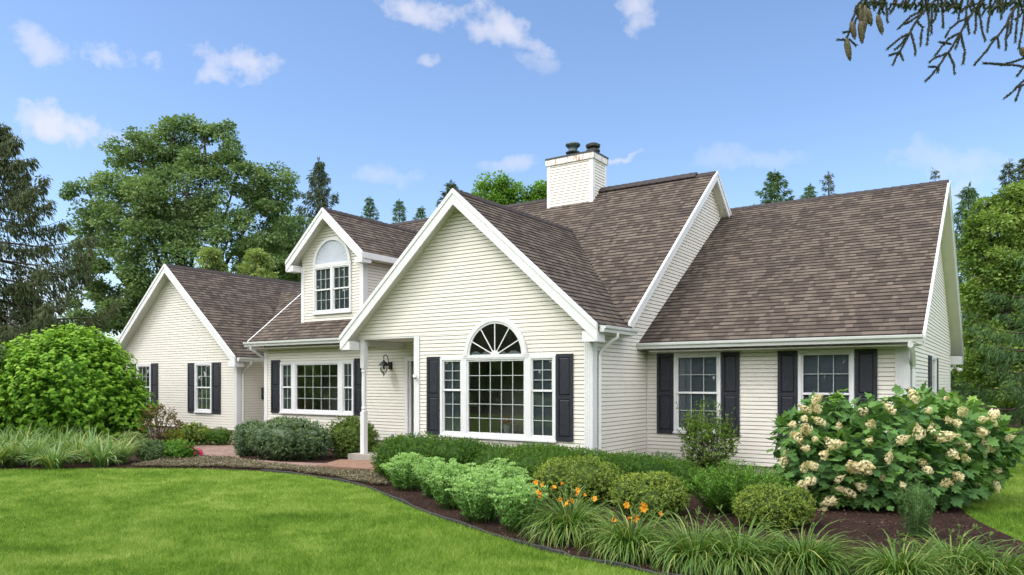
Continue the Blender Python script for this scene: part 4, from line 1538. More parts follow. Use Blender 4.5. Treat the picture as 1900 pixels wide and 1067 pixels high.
# --- strap-leaved clumps
def strap_clump(name, label, cat, base, n, length, width, mat, group, spread=1.0, arch=1.0, up=.9, flowers=0, stalks=0, seed_tint=0., smin=.15):
    t = thing(name, label, cat, base, group)
    mb = MB()
    seg = 7
    az = rng.uniform(0, 2 * math.pi, n)
    Ls = length * rng.uniform(.5, 1.1, n)
    tilt = np.clip(.12 + .88 * rng.beta(1.5, 1.3, n), 0, 1) * spread          # 0 upright .. 1 flat
    b0 = np.asarray(base, float)
    r0 = rng.uniform(0, .15, n) * min(1, length / .6)
    s = np.linspace(0, 1, seg + 1)
    ang0 = R(85) - tilt * R(40)
    bend = arch * (R(35) + tilt * R(105)) * rng.uniform(.6, 1.25, n)
    ang = ang0[:, None] - bend[:, None] * s[None] ** 1.6
    ds = Ls[:, None] / seg
    rad = r0[:, None] + np.concatenate([np.zeros((n, 1)), np.cumsum(np.cos(ang[:, :-1]) * ds, 1)], 1)
    zz = np.concatenate([np.zeros((n, 1)), np.cumsum(np.sin(ang[:, :-1]) * ds, 1)], 1)
    zz = np.maximum(zz, .012)
    az2 = az[:, None] + rng.normal(0, .18, n)[:, None] * s[None] ** 2
    cx_ = b0[0] + rad * np.cos(az2)
    cy_ = b0[1] + rad * np.sin(az2)
    cz_ = b0[2] + zz
    w = width * rng.uniform(.7, 1.2, n)[:, None] * (np.minimum(1, 3 * s + .5) * (1 - s ** 2.2) + .02)[None]
    sx, sy = -np.sin(az2), np.cos(az2)
    tw = rng.normal(0, .4, n)[:, None] * s[None]
    sx_, sy_, sz_ = sx * np.cos(tw), sy * np.cos(tw), np.sin(tw)
    v = np.stack([np.stack([cx_ - sx_ * w / 2, cy_ - sy_ * w / 2, cz_ - sz_ * w / 2], -1), np.stack([cx_, cy_, cz_ - w * .18], -1),
                  np.stack([cx_ + sx_ * w / 2, cy_ + sy_ * w / 2, cz_ + sz_ * w / 2], -1)], 2).reshape(-1, 3)
    i = (np.arange(n)[:, None, None] * (seg + 1) + np.arange(seg)[None, :, None]) * 3
    j = np.arange(2)[None, None]
    f = np.stack([i + j, i + j + 1, i + 3 + j + 1, i + 3 + j], -1).reshape(-1, 4)
    rr = np.clip(rng.beta(2, 2.4, n)[:, None] * .8 + .12 * s[None] + seed_tint + (rng.random(n) < .04)[:, None] * .5, 0, 1)
    mb.add(v, [f], np.repeat(rr.reshape(-1), 3))
    mb.build('leaves', M[mat], t)
    if stalks or flowers:
        sm = MB()
        fm = []
        tips = []
        for q in range(stalks + flowers):
            a = random.uniform(0, 2 * math.pi)
            ln = length * random.uniform(.72, 1.12)
            tl_ = random.uniform(.05, .5)
            e_ = b0 + np.array([math.cos(a) * tl_ * ln, math.sin(a) * tl_ * ln, ln * .70])
            mid = b0 + np.array([math.cos(a) * tl_ * ln * .35, math.sin(a) * tl_ * ln * .35, ln * .55])
            sm.tube([b0 + np.array([0, 0, .05]), mid, e_], [.004, .0035, .003], 4, rnd=.5)
            for z in range(3):
                d_ = unit(np.array([random.gauss(0, .5), random.gauss(0, .5), .9]))
                sm.tube([e_ - d_ * .0, e_ + d_ * .03, e_ + d_ * .055], [.003, .008, .002], 5, rnd=.9)
            tips.append(e_)
        sm.build('flower_stalk', M['petal_stem'], t)
        for q in range(flowers):
            e_ = tips[q] + np.array([random.uniform(-.05, .05), random.uniform(-.05, .05), random.uniform(-.02, .05)])
            face = unit(np.array([SN * .8 + random.gauss(0, .6), -CS * .8 + random.gauss(0, .6), .55 + random.gauss(0, .35)]))
            e1 = unit(np.cross(face, [.1, .2, .97]))
            e2 = np.cross(face, e1)
            pm = MB()
            sz = random.uniform(.038, .056)
            openn = random.choice((.35, .6, .9, 1.0))
            for z in range(6):
                a = z * math.pi / 3
                o = math.cos(a) * e1 + math.sin(a) * e2
                sd = -math.sin(a) * e1 + math.cos(a) * e2
                wd = .24 if z % 2 else .3
                pts = []
                for s_, rr_, hh in ((0, .06, 0), (.4, .3, .45), (.75, .68, .62), (1, 1.0, .52)):
                    c_ = e_ + sz * (o * rr_ * openn + face * (hh + (1 - openn) * s_ * .7))
                    ww = sz * wd * (.35, 1, .9, .08)[int(s_ * 3.2)]
                    pts += [c_ - sd * ww, c_ + sd * ww]
                pm.add(pts, [[(0, 1, 3, 2), (2, 3, 5, 4), (4, 5, 7, 6)]], random.uniform(.2, 1))
            pm.build('flower', M['orange'], t, True)
    return t


iris_spots = [(-15, 872, .74), (22, 868, .78), (62, 866, .80), (98, 872, .66), (108, 850, .85), (145, 862, .80), (170, 852, .82), (188, 868, .74), (222, 862, .70), (45, 846, .86), (5, 845, .8), (235, 845, .66)]
iris_spots = [(a, b_, c_ * 1.08) for a, b_, c_ in iris_spots]
iris_lab = ['iris clump cut by the left edge of the garden row', 'iris clump with drooping pale tips near the row start, front row', 'iris clump of upright green swords at front of the row',
            'short iris clump touching the mown lawn edge', 'tall iris clump in the back row under the round shrub', 'iris clump with brown tipped blades mid row',
            'tall back row iris clump right of the orange lily bloom', 'iris clump with curled pale blades over the lawn edge', 'rightmost front iris clump beside the bare mulch',
            'tallest back row iris clump beneath the round shrub', 'back row iris clump at the far left', 'small back row iris clump beside the variegated shrub']
for (px, py, ln), lb in zip(iris_spots, iris_lab):
    strap_clump('iris_clump', lb, 'iris', gp(px, py - 2), 210, ln, .034, 'iris', 'iris clumps in the left bed', 1.0, .95, seed_tint=.08)
strap_clump('daylily', 'lone daylily holding one orange bloom above the irises', 'daylily', gp(88, 838), 30, .6, .02, 'daylily', None, .8, .8, 1, 0)

dl = [(1058, 1010, 165, .74, 13, 6, 'orange daylily clump with the most blooms, beside the sedum'), (1172, 1040, 165, .62, 8, 5, 'orange daylily clump with few blooms by the lawn edge'),
      (1292, 1062, 160, .63, 0, 7, 'daylily clump without blooms, dense arching leaves, right of the second orange one'), (1372, 1070, 160, .64, 0, 6, 'daylily clump with dry brown stalks before the clipped round azalea'),
      (1492, 1074, 170, .60, 0, 5, 'daylily clump fountain shaped beside open mulch'), (1672, 1096, 160, .56, 0, 5, 'daylily clump in front of the spiky liatris'),
      (1772, 1082, 130, .56, 0, 5, 'daylily clump right of the liatris spikes'), (1850, 1096, 110, .54, 0, 4, 'rightmost daylily clump with broad tips at the frame corner')]
for px, py, nl, ln, nf, ns, lb in dl:
    strap_clump('daylily', lb, 'daylily', gp(px, py - 8), int(nl * 4.6), ln * 1.08, .017, 'daylily', 'daylily clumps along the bed edge', 1.12, 1.85, .9, nf, ns, .06)

# --- clipped and natural shrubs
def shrub_px(name, label, cat, px, yb, yt, w, n, size, mat, rd=1.0, lumps=6, group=None, **kw):
    b0, r, h = px_bush(px, yb, yt, w, rd)
    return bush(name, label, cat, b0, dome(r, h, r * rd, lumps), n, None, size, mat, group=group, **kw)


shrub_px('azalea', 'low rounded azalea behind the blooming daylily', 'azalea', 1074, 946, 846, 178, 24000, .030, 'azalea', group='rounded azaleas in the front bed', clus=8, shell=(.80, 1.03), core_s=.76)
shrub_px('azalea', 'low rounded azalea between phlox and second daylily', 'azalea', 1207, 968, 876, 156, 20000, .030, 'azalea', group='rounded azaleas in the front bed', clus=8, shell=(.80, 1.03), core_s=.76)
shrub_px('azalea', 'low rounded azalea beside the hydrangea and open mulch', 'azalea', 1436, 990, 900, 156, 20000, .030, 'azalea', group='rounded azaleas in the front bed', clus=8, shell=(.80, 1.03), core_s=.76)
# yews
bush('yew_hedge', 'dark green clipped yew mound nearest the porch', 'yew', np.array([-8.75, 9.95, G]),
     [(0, 0, .40, .80, .62, .45), (.45, .2, .42, .55, .5, .38), (-.42, -.1, .38, .45, .45, .42), (.1, -.3, .34, .5, .4, .38), (.75, .45, .42, .35, .35, .36)], 30000, None, .040, 'yew', wide=.30, up=.35, shell=(.88, 1.04), loose=.4, clus=9, core_s=.86)
bush('yew_hedge', 'long low clipped yew hedge under the front picture window', 'yew', np.array([-6.35, 10.75, G]),
     [(0, 0, .28, 1.5, .75, .40), (-1.25, -.1, .28, .85, .62, .38), (1.1, .35, .24, .9, .6, .36), (.4, -.25, .26, .9, .6, .37), (-.5, .1, .32, .8, .6, .38), (-1.8, .05, .3, .5, .45, .36), (1.75, .75, .2, .5, .45, .30)],
     72000, None, .040, 'yew', wide=.30, up=.35, shell=(.88, 1.04), loose=.4, clus=9, core_s=.86)
# hedges by the living room
shrub_px('rhododendron', 'long dark green rhododendron hedge beneath the living room window', 'rhododendron', 536, 857, 775, 185, 15000, .065, 'rhodo', .75, 9, shell=(.84, 1.05), up=.1, wide=.38)
shrub_px('rhododendron', 'smaller dark rhododendron at the left end by the path', 'rhododendron', 464, 848, 780, 62, 4500, .06, 'rhodo', 1, 5, up=.1, wide=.38)
shrub_px('olive_shrub', 'lighter olive green shrub behind the white porch post', 'shrub', 655, 853, 774, 112, 10000, .06, 'lightshrub', .7, 7, up=.3, core=True, shell=(.7, 1.12), wide=.4, stems=14)
# left bed companions
shrub_px('box_ball', 'small clipped box ball by the brick path', 'box shrub', 408, 829, 792, 52, 4200, .032, 'yew', 1, 3, shell=(.93, 1.02))
shrub_px('euonymus', 'green euonymus with cream tips left of the box ball', 'euonymus', 360, 829, 784, 66, 3200, .05, 'azalea', 1, 5, fl=('paleleaf', 22, .05))
shrub_px('spirea', 'low yellow green spirea among the roses', 'spirea', 320, 834, 796, 50, 2200, .05, 'yellowleaf', 1, 4)
shrub_px('rose_bush', 'tall sparse bronze leaved rose bush against the garage wall', 'rose', 295, 838, 752, 90, 4200, .06, 'redshrub', 1, 7, core=False, shell=(.2, 1.12), stems=22, wide=.55, fl=('peach', 6, .04))
shrub_px('variegated_shrub', 'pale variegated shrub between irises and roses', 'shrub', 243, 846, 801, 44, 1500, .06, 'paleleaf', 1, 4)
shrub_px('rose_bush', 'green rose bush with peach blooms beside the groundcover', 'rose', 328, 857, 816, 66, 3400, .05, 'phlox', 1, 5, fl=('peach', 7, .045))
shrub_px('rose_bush', 'dark low rose bush nearest the mulch strip', 'rose', 280, 860, 815, 52, 2300, .055, 'greyleaf', 1, 5, fl=('peach', 3, .04))
shrub_px('pink_flower_clump', 'small clump of vivid pink flowers beside the path', 'flowers', 361, 853, 832, 26, 500, .03, 'phlox', 1, 3, fl=('pink', 34, .05))
shrub_px('blue_spruce_shrub', 'grey green shrub cut by the left frame edge', 'shrub', -12, 838, 638, 60, 3500, .12, 'greyleaf', 1, 7)
# barberry-like shrub under the first wing window, spiky
b0, r, h = px_bush(1312, 893, 752, 142, 1)
bt_ = bush('flowering_shrub', 'loose upright shrub with bronze leaves in front of the first wing window', 'shrub', b0,
           [(0, 0, .62, .50, .45, .42), (-.25, .1, .8, .3, .3, .3), (.28, 0, .75, .33, .3, .33), (0, -.1, .4, .4, .4, .35)], 6000, None, .06, 'barberry', core=False, shell=(.3, 1.12), stems=20, up=.3, wide=.42, stem_r=.007)
for i in range(26):
    mb, sm = MB(), MB()
    a = random.uniform(0, 6.28)
    q0 = b0 + np.array([.35 * math.cos(a) * random.random() ** .5, .35 * math.sin(a) * random.random() ** .5, .6])
    tip = q0 + np.array([.35 * math.cos(a) * random.random(), .3 * math.sin(a) * random.random(), random.uniform(.45, .85)])
    tip[2] = min(tip[2], G + h + .06)
    sm.tube([b0 + (q0 - b0) * .3, q0, tip], [.006, .004, .002], 4)
    kk = 22
    s_ = rng.uniform(.1, 1, kk)
    pp = q0 + (tip - q0) * s_[:, None]
    fr_ = frames(rand_unit(kk) + unit(tip - q0) * .9, rand_unit(kk))
    fr_[:, :, 0] *= .026
    fr_[:, :, 1] *= .07
    mb.inst(*RHOMB, pp, fr_, np.clip(.55 + .45 * s_ * rng.random(kk), 0, 1))
    sho = mb.build('shoot', M['barberry'], bt_)
    sm.build('twig', M['twig'], sho)
shrub_px('grey_shrub', 'low grey green shrub in the inner corner by the wing wall', 'shrub', 1225, 893, 838, 80, 2600, .05, 'greyleaf', 1, 5, core=False, shell=(.5, 1.1), stems=12)


# --- stemmed perennials
def stems_clump(name, label, cat, base, r, h, ns, mat, leaf, lw, per, group=None, top=None, lean=.25, shell_h=.75, spike=False):
    t = thing(name, label, cat, base, group)
    mb, sm = MB(), MB()
    b0 = np.asarray(base, float)
    for i in range(ns):
        a = random.uniform(0, 2 * math.pi)
        q = math.sqrt(random.random())
        f0 = np.array([math.cos(a), math.sin(a), 0]) * q
        hh = h * (1 - .35 * q ** 2) * random.uniform(.82, 1.05)
        p0 = b0 + f0 * r * .55
        p1 = b0 + f0 * r * (1 + lean * random.uniform(-.3, 1)) + np.array([0, 0, hh])
        mid = (p0 + p1) / 2 + np.array([0, 0, hh * .06])
        sm.tube([p0, mid, p1], [.004, .0035, .002], 4, rnd=.3)
        s_ = rng.uniform(.12 if not spike else .05, 1, per)
        pp = (1 - s_)[:, None] ** 2 * p0 + (2 * s_ * (1 - s_))[:, None] * mid + (s_ ** 2)[:, None] * p1
        aa = rng.uniform(0, 2 * math.pi, per)
        o = np.stack([np.cos(aa), np.sin(aa), rng.uniform(.25, .9, per)], 1)
        fr_ = frames(o, np.array([0, 0, 1.]) + rand_unit(per) * .3)
        sz = leaf * rng.uniform(.7, 1.15, per) * (1.1 - .35 * s_)
        fr_[:, :, 0] *= (sz * lw)[:, None]
        fr_[:, :, 1] *= sz[:, None]
        fr_[:, :, 2] *= sz[:, None]
        mb.inst(*RHOMB, pp, fr_, np.clip(.15 + .55 * s_ ** 1.5 * rng.uniform(.6, 1.2, per) + .2 * rng.random(per), 0, 1))
        if top:
            kk = top
            u = rand_unit(kk)
            u[:, 2] = abs(u[:, 2]) * .5
            fr_ = frames(u + np.array([0, 0, .8]), rand_unit(kk))
            fr_[:, :, 0] *= .022
            fr_[:, :, 1] *= .030
            mb.inst(*RHOMB, p1 + u * np.array([.035, .035, .022]), fr_, np.clip(.6 + .4 * rng.random(kk), 0, 1))
    mb.build('foliage', M[mat], t)
    sm.build('stem', M['petal_stem'], t)
    return t


sed = [(757, 915, 842, 82, 'pale green sedum clump nearest the porch'), (838, 950, 856, 84, 'second pale green sedum clump from the porch'), (892, 976, 872, 100, 'wide pale green sedum clump in the middle of the bed edge'),
       (962, 994, 886, 104, 'front sedum clump beside the blooming daylily'), (928, 945, 856, 100, 'sedum clump behind, against the long yew hedge'), (806, 928, 850, 60, 'narrow sedum between the two nearest the porch'),
       (868, 950, 862, 90, 'sedum clump filling the gap behind the wide one')]
for px, yb, yt, w, lb in sed:
    b0, r, h = px_bush(px, yb, yt, w, 1)
    stems_clump('sedum', lb, 'sedum', b0, r, h, 100, 'sedum', .072, .40, 24, 'sedum clumps along the bed edge', 14)
b0, r, h = px_bush(1368, 966, 854, 200, 1)
stems_clump('phlox', 'bright green leafy phlox between the azaleas and hydrangea', 'phlox', b0, r * .95, h, 250, 'phlox', .085, .24, 30, None)
b0, r, h = px_bush(1700, 1004, 896, 78, 1)
stems_clump('liatris', 'feathery upright liatris spikes before the hydrangea', 'liatris', b0, r, h * 1.06, 34, 'liatris', .085, .07, 110, None, None, .15, spike=True)

# --- oakleaf hydrangea
HD = 10.8
hb = pd(1665, 0, HD)
hb[2] = G
hy_t = thing('hydrangea', 'large oakleaf hydrangea covered in cream flower panicles', 'hydrangea', hb)
hl = [(1492, 815, 55, 0), (1530, 870, 78, -.2), (1535, 785, 48, 0), (1615, 855, 92, -.3), (1700, 810, 84, 0), (1770, 810, 78, .1), (1836, 830, 48, .2), (1650, 905, 70, -.5), (1735, 880, 72, -.3), (1815, 870, 45, .1), (1560, 920, 62, -.3), (1690, 790, 66, .3), (1600, 800, 60, .2), (1540, 940, 42, -.35), (1590, 945, 42, -.45), (1484, 890, 42, -.1)]
L = []
for px, py, rp, dd in hl:
    c_ = pd(px, py, HD + dd)
    r_ = rp / F * HD * .94
    L.append((*c_, r_, r_ * 1.15, r_))
L = np.array(L)
p, nr, k = lobe_points(L, 3500, (.66, 1.10), G + .12)
m_ = len(p)
ax = nr * .7 + rand_unit(m_) * .55 - np.array([0, 0, .25])
fr_ = frames(ax, nr * .7 + np.array([0, 0, .7]) + rand_unit(m_) * .45)
sz = rng.uniform(.10, .19, m_)
fr_ *= sz[:, None, None]
mb = MB()
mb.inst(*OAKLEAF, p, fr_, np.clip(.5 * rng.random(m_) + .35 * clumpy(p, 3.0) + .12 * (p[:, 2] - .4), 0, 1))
# tall shoot standing above the rest
q0, q1 = pd(1555, 800, HD - .1), pd(1552, 722, HD - .1)
kk = 44
s_ = rng.random(kk)
aa = rng.uniform(0, 6.28, kk)
ax = np.stack([np.cos(aa), np.sin(aa), rng.uniform(-.3, .3, kk)], 1)
fr2 = frames(ax, np.array([0, 0, 1.]) + rand_unit(kk) * .4) * rng.uniform(.12, .19, kk)[:, None, None]
mb.inst(*OAKLEAF, q0 + (q1 - q0) * s_[:, None] + ax * .05, fr2, np.clip(.3 + .5 * s_ + .2 * rng.random(kk), 0, 1))
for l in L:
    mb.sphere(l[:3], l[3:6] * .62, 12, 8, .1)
mb.build('foliage', M['hydrangea'], hy_t)
mb = MB()
mb.tube([hb, pd(1560, 880, HD), q0, q1], [.02, .014, .01, .005], 6)
for l in L:
    mb.tube([hb + np.array([random.uniform(-.2, .2), random.uniform(-.2, .2), 0]), (hb + l[:3]) / 2 + np.array([0, 0, .1]), l[:3]], [.02, .014, .008], 6)
mb.build('stem', M['twig'], hy_t)


def panicle_mesh(ln, w, nf):
    mb_ = MB()
    s_ = rng.random(nf) ** .8
    r_ = w * (np.sin(np.clip(s_ * 1.05 + .12, 0, 1) * math.pi) ** .6) * rng.uniform(.45, 1.12, nf)
    a_ = rng.uniform(0, 2 * math.pi, nf)
    c_ = np.stack([np.cos(a_) * r_, np.sin(a_) * r_, s_ * ln], 1)
    for z in range(4):
        o_ = np.stack([np.cos(a_), np.sin(a_), np.full(nf, .35)], 1)
        e1 = unit(np.cross(o_, np.array([.1, .3, .9])))
        e2 = np.cross(unit(o_), e1)
        th = z * math.pi / 2 + rng.uniform(0, .5, nf)
        dd = np.cos(th)[:, None] * e1 + np.sin(th)[:, None] * e2 + unit(o_) * .3
        fr3 = frames(dd, o_)
        fr3[:, :, 0] *= .017
        fr3[:, :, 1] *= .021
        mb_.inst(*RHOMB, c_, fr3, np.clip(rng.beta(3, 1.6, nf), 0, 1))
    mb_.tube([(0, 0, -.06), (0, 0, ln * .9)], [.004, .002], 4, rnd=.1)
    return mb_.mesh('flower_cluster', M['panicle'])


pm_ = [panicle_mesh(.19, .066, 125), panicle_mesh(.25, .066, 150), panicle_mesh(.16, .064, 110), panicle_mesh(.14, .060, 95)]
hp = [(205, 333), (190, 380), (225, 372), (130, 430), (175, 455), (250, 430), (310, 420), (212, 490), (150, 505), (290, 505), (182, 530), (240, 572), (165, 625), (80, 615), (215, 615), (170, 690),
      (205, 662), (300, 672), (350, 605), (372, 630), (405, 597), (445, 632), (503, 663), (330, 708), (300, 748), (375, 732), (430, 700), (690, 620), (240, 815), (345, 820), (440, 440), (435, 512),
      (560, 505), (640, 330), (700, 365), (745, 325), (655, 487), (725, 485), (775, 420), (825, 435), (830, 382), (970, 378), (905, 408), (895, 465), (860, 528), (935, 552), (975, 528), (1000, 455),
      (1020, 492), (975, 430), (1000, 625), (850, 580), (915, 670), (975, 672), (790, 668), (830, 660), (425, 372), (550, 382), (775, 542), (590, 700), (120, 460), (265, 520), (225, 350), (160, 400), (680, 600), (520, 592), (715, 470)]
for i, (zx, zy) in enumerate(hp):
    px, py = 1420 + zx / 2.2854, 600 + zy / 2.2854
    # nearest lobe surface along that sight line
    o_ = np.array([0, 0, HC])
    dv = unit(pd(px, py, 1) - o_)
    best = None
    for l in L:
        e_ = (o_ - l[:3]) / l[3:6]
        f_ = dv / l[3:6]
        A_, B_, C_ = f_ @ f_, 2 * e_ @ f_, e_ @ e_ - 1
        D_ = B_ * B_ - 4 * A_ * C_
        if D_ > 0:
            t_ = (-B_ - math.sqrt(D_)) / 2 / A_
            if best is None or t_ < best:
                best = t_
    if best is None:
        best = HD * .97 / (dv @ np.array(FWD))
    q = o_ + dv * (best - .06)
    o = bpy.data.objects.new('flower_cluster', pm_[i % 4])
    COL.objects.link(o)
    o.parent = hy_t
    o.location = Vector(q - hb)
    tilt = Vector((random.gauss(SN * .4 - .35, .65), random.gauss(-CS * .4, .4), random.gauss(.22, .38)))
    o.rotation_euler = tilt.to_track_quat('Z', 'Y').to_euler()
    sc = random.uniform(.65, 1.18)
    o.scale = (sc, sc, sc)

# --- groundcover between path and lawn
poly = np.array([gp(*p_)[:2] for p_ in ((242, 868), (300, 858), (345, 850), (420, 853), (470, 861), (540, 869), (600, 874), (690, 879), (712, 893), (722, 903), (690, 903), (640, 893), (600, 885), (520, 875), (400, 869), (300, 870))])
n = 26000
lo, hi = poly.min(0), poly.max(0)
p = rng.uniform(lo, hi, (n * 4, 2))
p = p[inside(poly, p)][:n]
n = len(p)
hz = .05 + .045 * (np.sin(p[:, 0] * 6 + np.sin(p[:, 1] * 9)) * np.sin(p[:, 1] * 7) + 1) / 2
ax = np.c_[rng.normal(0, 1, (n, 2)), rng.uniform(-.1, .8, n)]
fr_ = frames(ax, np.array([0, 0, 1.]) + rand_unit(n) * .5)
fr_[:, :, 0] *= .022
fr_[:, :, 1] *= rng.uniform(.025, .05, n)[:, None]
fr_[:, :, 2] *= .03
mb = MB()
mb.inst(*RHOMB, np.c_[p, G + .015 + hz * rng.uniform(.3, 1, n)], fr_, np.clip(rng.beta(2, 2, n), 0, 1))
tag(mb.build('ground_cover', M['creeper']), kind='stuff', label='bronze green creeping groundcover between brick path and lawn', cat='groundcover')


# ------------------------------------------------------------------ trees
def deciduous(name, label, px, d, lobes_px, leaf, size, nclump, per, group=None, clump_r=.7, trunk_r=.28, ground=G, depth=1.0, core_r=0):
    """lobes_px: (px, py, radius px, depth offset m)"""
    b0 = pd(px, 0, d)
    b0[2] = ground
    t = thing(name, label, 'tree', b0, group)
    L = []
    for x, y, r, dd in lobes_px:
        c_ = pd(x, y, d + dd)
        rr = r / F * (d + dd)
        L.append((*c_, rr * .80, rr * depth * .80, rr * .74))
        for _ in range(6):
            v_ = rand_unit(1)[0] * rr * .72
            L.append((*(c_ + v_), *(rr * np.array([.36, .36, .30]) * random.uniform(.8, 1.2))))
    nl0 = len(L)
    L = np.array(L)
    p, nr, k = lobe_points(L, nclump, (.62, 1.02), G + .6)
    m_ = len(p)
    cl = np.repeat(np.arange(m_), per)
    off = rng.normal(size=(m_ * per, 3))
    off = unit(off) * (rng.random(m_ * per) ** .45)[:, None] * np.array([1, 1, .55]) * clump_r
    off *= rng.uniform(.6, 1.25, m_)[cl][:, None]
    pos = p[cl] + off
    ax = unit(off) * .7 + nr[cl] * .3 + rand_unit(len(cl)) * .6 - np.array([0, 0, .25])
    fr_ = frames(ax, np.array([0, 0, .9]) + rand_unit(len(cl)) * .7)
    sz = size * rng.uniform(.6, 1.3, len(cl))
    fr_[:, :, 0] *= (sz * .72)[:, None]
    fr_[:, :, 1] *= sz[:, None]
    fr_[:, :, 2] *= sz[:, None]
    cr = rng.random(m_)
    mb = MB()
    mb.inst(*RHOMB, pos, fr_, np.clip(.45 * cr[cl] + .45 * rng.random(len(cl)) + .05, 0, 1))
    mb.build('crown', M[leaf], t)
    # trunk, limbs to the lobes, branches to clumps
    mb = MB()
    top = L[:, 2].max()
    zt = ground + (top - ground) * .75
    cen = L[:, :3].mean(0)
    tp = [b0 + np.array([0, 0, -.1]), b0 * .7 + .3 * np.array([cen[0], cen[1], b0[2]]) + np.array([0, 0, (zt - ground) * .4]), np.array([cen[0], cen[1], zt])]
    mb.tube(tp, [trunk_r * 1.25, trunk_r * .75, trunk_r * .2], 9)
    for l in L[::7]:
        f_ = random.uniform(.25, .55)
        s0 = tp[0] + (tp[1] - tp[0]) * f_ * 1.6 if f_ < .5 else tp[1]
        mb.tube([s0, (s0 + l[:3]) / 2 + np.array([0, 0, .4]), l[:3]], [trunk_r * .45, trunk_r * .28, trunk_r * .1], 6)
    idx = rng.choice(m_, min(m_, 160), replace=False)
    for i_ in idx:
        l = L[k[i_], :3]
        mb.tube([l, (l + p[i_]) / 2 + np.array([0, 0, .1]), p[i_]], [trunk_r * .13, trunk_r * .09, trunk_r * .04], 4, cap=False)
    mb.build('trunk', M['bark'], t)
    return t


def spruce(name, label, px, d, ytop, R0, mat='spruce', whorl=.42, density=1.0, droop=.25, hang=.35, tuft=.32, tw=.22, group=None, ground=G, zmin=.6, sparse=0., power=.85, top_px=None, tip=0.0):
    b0 = pd(px, 0, d)
    b0[2] = ground
    H_ = HC + (HY - ytop) / F * d - ground
    t = thing(name, label, 'tree', b0, group)
    mb, tm = MB(), MB()
    tm.tube([b0 + np.array([0, 0, -.1]), b0 + np.array([0, 0, H_ * .5]), b0 + np.array([0, 0, H_])], [.012 * H_ + .03, .007 * H_ + .02, .012], 8)
    z = H_ - .15
    P, A, RN = [], [], []
    while z > zmin:
        f = 1 - z / H_
        Lb = R0 * f ** power + .12
        nb = max(4, int(4 + 3 * f))
        a0 = random.uniform(0, 6.28)
        for i in range(nb):
            if random.random() < sparse * f:
                continue
            a = a0 + i / nb * 6.283 + random.uniform(-.25, .25)
            ln = Lb * random.uniform(.55, 1.2)
            dirh = np.array([math.cos(a), math.sin(a), 0])
            s = np.linspace(0, 1, 8)
            rise = .28 * (1 - f) * ln
            cz = rise * s - droop * ln * np.sin(s * 2.4) * f * .8 + .10 * ln * s ** 3 + tip * ln * s
            cpts = b0 + np.array([0, 0, z]) + dirh * (s * ln)[:, None] + np.stack([0 * s, 0 * s, cz], 1)
            tm.tube(cpts[[0, 3, 5, 7]], [.010 * ln + .008, .007 * ln + .005, .004 * ln + .003, .003], 4, cap=False)
            k = int((8 + 26 * ln) * density)
            u = rng.random(k) ** .7
            ii = np.minimum((u * 7).astype(int), 6)
            fr0 = u * 7 - ii
            base = cpts[ii] * (1 - fr0)[:, None] + cpts[ii + 1] * fr0[:, None]
            sd = np.array([-dirh[1], dirh[0], 0])
            wv = (.06 + .26 * np.minimum(1.2, ln) * (1.0 - u * .8)) * rng.normal(0, .55, k)
            dz = -np.abs(rng.normal(0, 1, k)) * hang * min(1.2, .3 + ln * .35) * .55
            pos = base + sd * wv[:, None] + np.stack([0 * u, 0 * u, dz], 1)
            ax = dirh * rng.uniform(.1, .9, k)[:, None] + sd * (np.sign(wv) * rng.uniform(.1, .7, k))[:, None] + np.stack([0 * u, 0 * u, -rng.uniform(.1, 1.3, k) * (hang / .35)], 1)
            P.append(pos)
            A.append(ax)
            RN.append(np.clip(rng.beta(2, 2.6, k) + .12 * (u - .5), 0, 1))
        z -= whorl * random.uniform(.85, 1.45) * (.55 + .45 * min(1, f * 3))
    # leader
    k = 14
    P.append(b0 + np.stack([rng.normal(0, .03, k), rng.normal(0, .03, k), H_ - rng.random(k) * .7], 1))
    A.append(np.stack([rng.normal(0, .6, k), rng.normal(0, .6, k), rng.uniform(.2, 1, k)], 1))
    RN.append(rng.random(k))
    P, A, RN = np.concatenate(P), np.concatenate(A), np.concatenate(RN)
    n_ = len(P)
    for rep in range(2):
        fr_ = frames(A + rand_unit(n_) * .25, rand_unit(n_))
        sz = tuft * .85 * rng.uniform(.6, 1.25, n_)
        fr_[:, :, 0] *= (sz * tw)[:, None]
        fr_[:, :, 1] *= sz[:, None]
        fr_[:, :, 2] *= sz[:, None]
        mb.inst(*RHOMB, P + rng.normal(0, .04, (n_, 3)), fr_, RN)
    mb.build('crown', M[mat], t)
    tm.build('trunk', M['bark'], t)
    return t


# big maple-like tree behind the garage wing
deciduous('shade_tree', 'huge dark green broadleaf tree towering behind the garage wing', 340, 42,
          [(318, 262, 55, 0), (262, 300, 62, .5), (380, 270, 62, -.5), (440, 325, 68, 0), (500, 345, 52, .6), (160, 352, 38, 0), (172, 420, 50, .5), (250, 385, 78, -1), (345, 360, 85, -1.2),
           (435, 415, 82, -.8), (505, 420, 52, 0), (200, 490, 66, -.6), (285, 480, 85, -1.6), (380, 480, 80, -1.6), (470, 490, 70, -1), (180, 570, 52, 0), (245, 575, 62, -1.0), (330, 570, 70, -1), (215, 640, 60, 0), (535, 470, 38, .5)],
          'oak', .17, 760, 150, None, .62, .42)
deciduous('shade_tree', 'dark broadleaf tree filling the gap beside the dormer', 545, 46, [(540, 430, 42, 0), (560, 480, 48, 0), (520, 500, 50, 0), (575, 520, 45, 0)], 'oak', .17, 150, 150, None, .8, .22)
deciduous('young_birch', 'pale green young tree peeking over the garage ridge, left of two', 392, 31, [(392, 478, 22, 0), (398, 505, 28, 0), (384, 520, 26, 0), (395, 560, 28, 0)], 'birch', .11, 90, 90, 'young trees behind the garage', .28, .08)
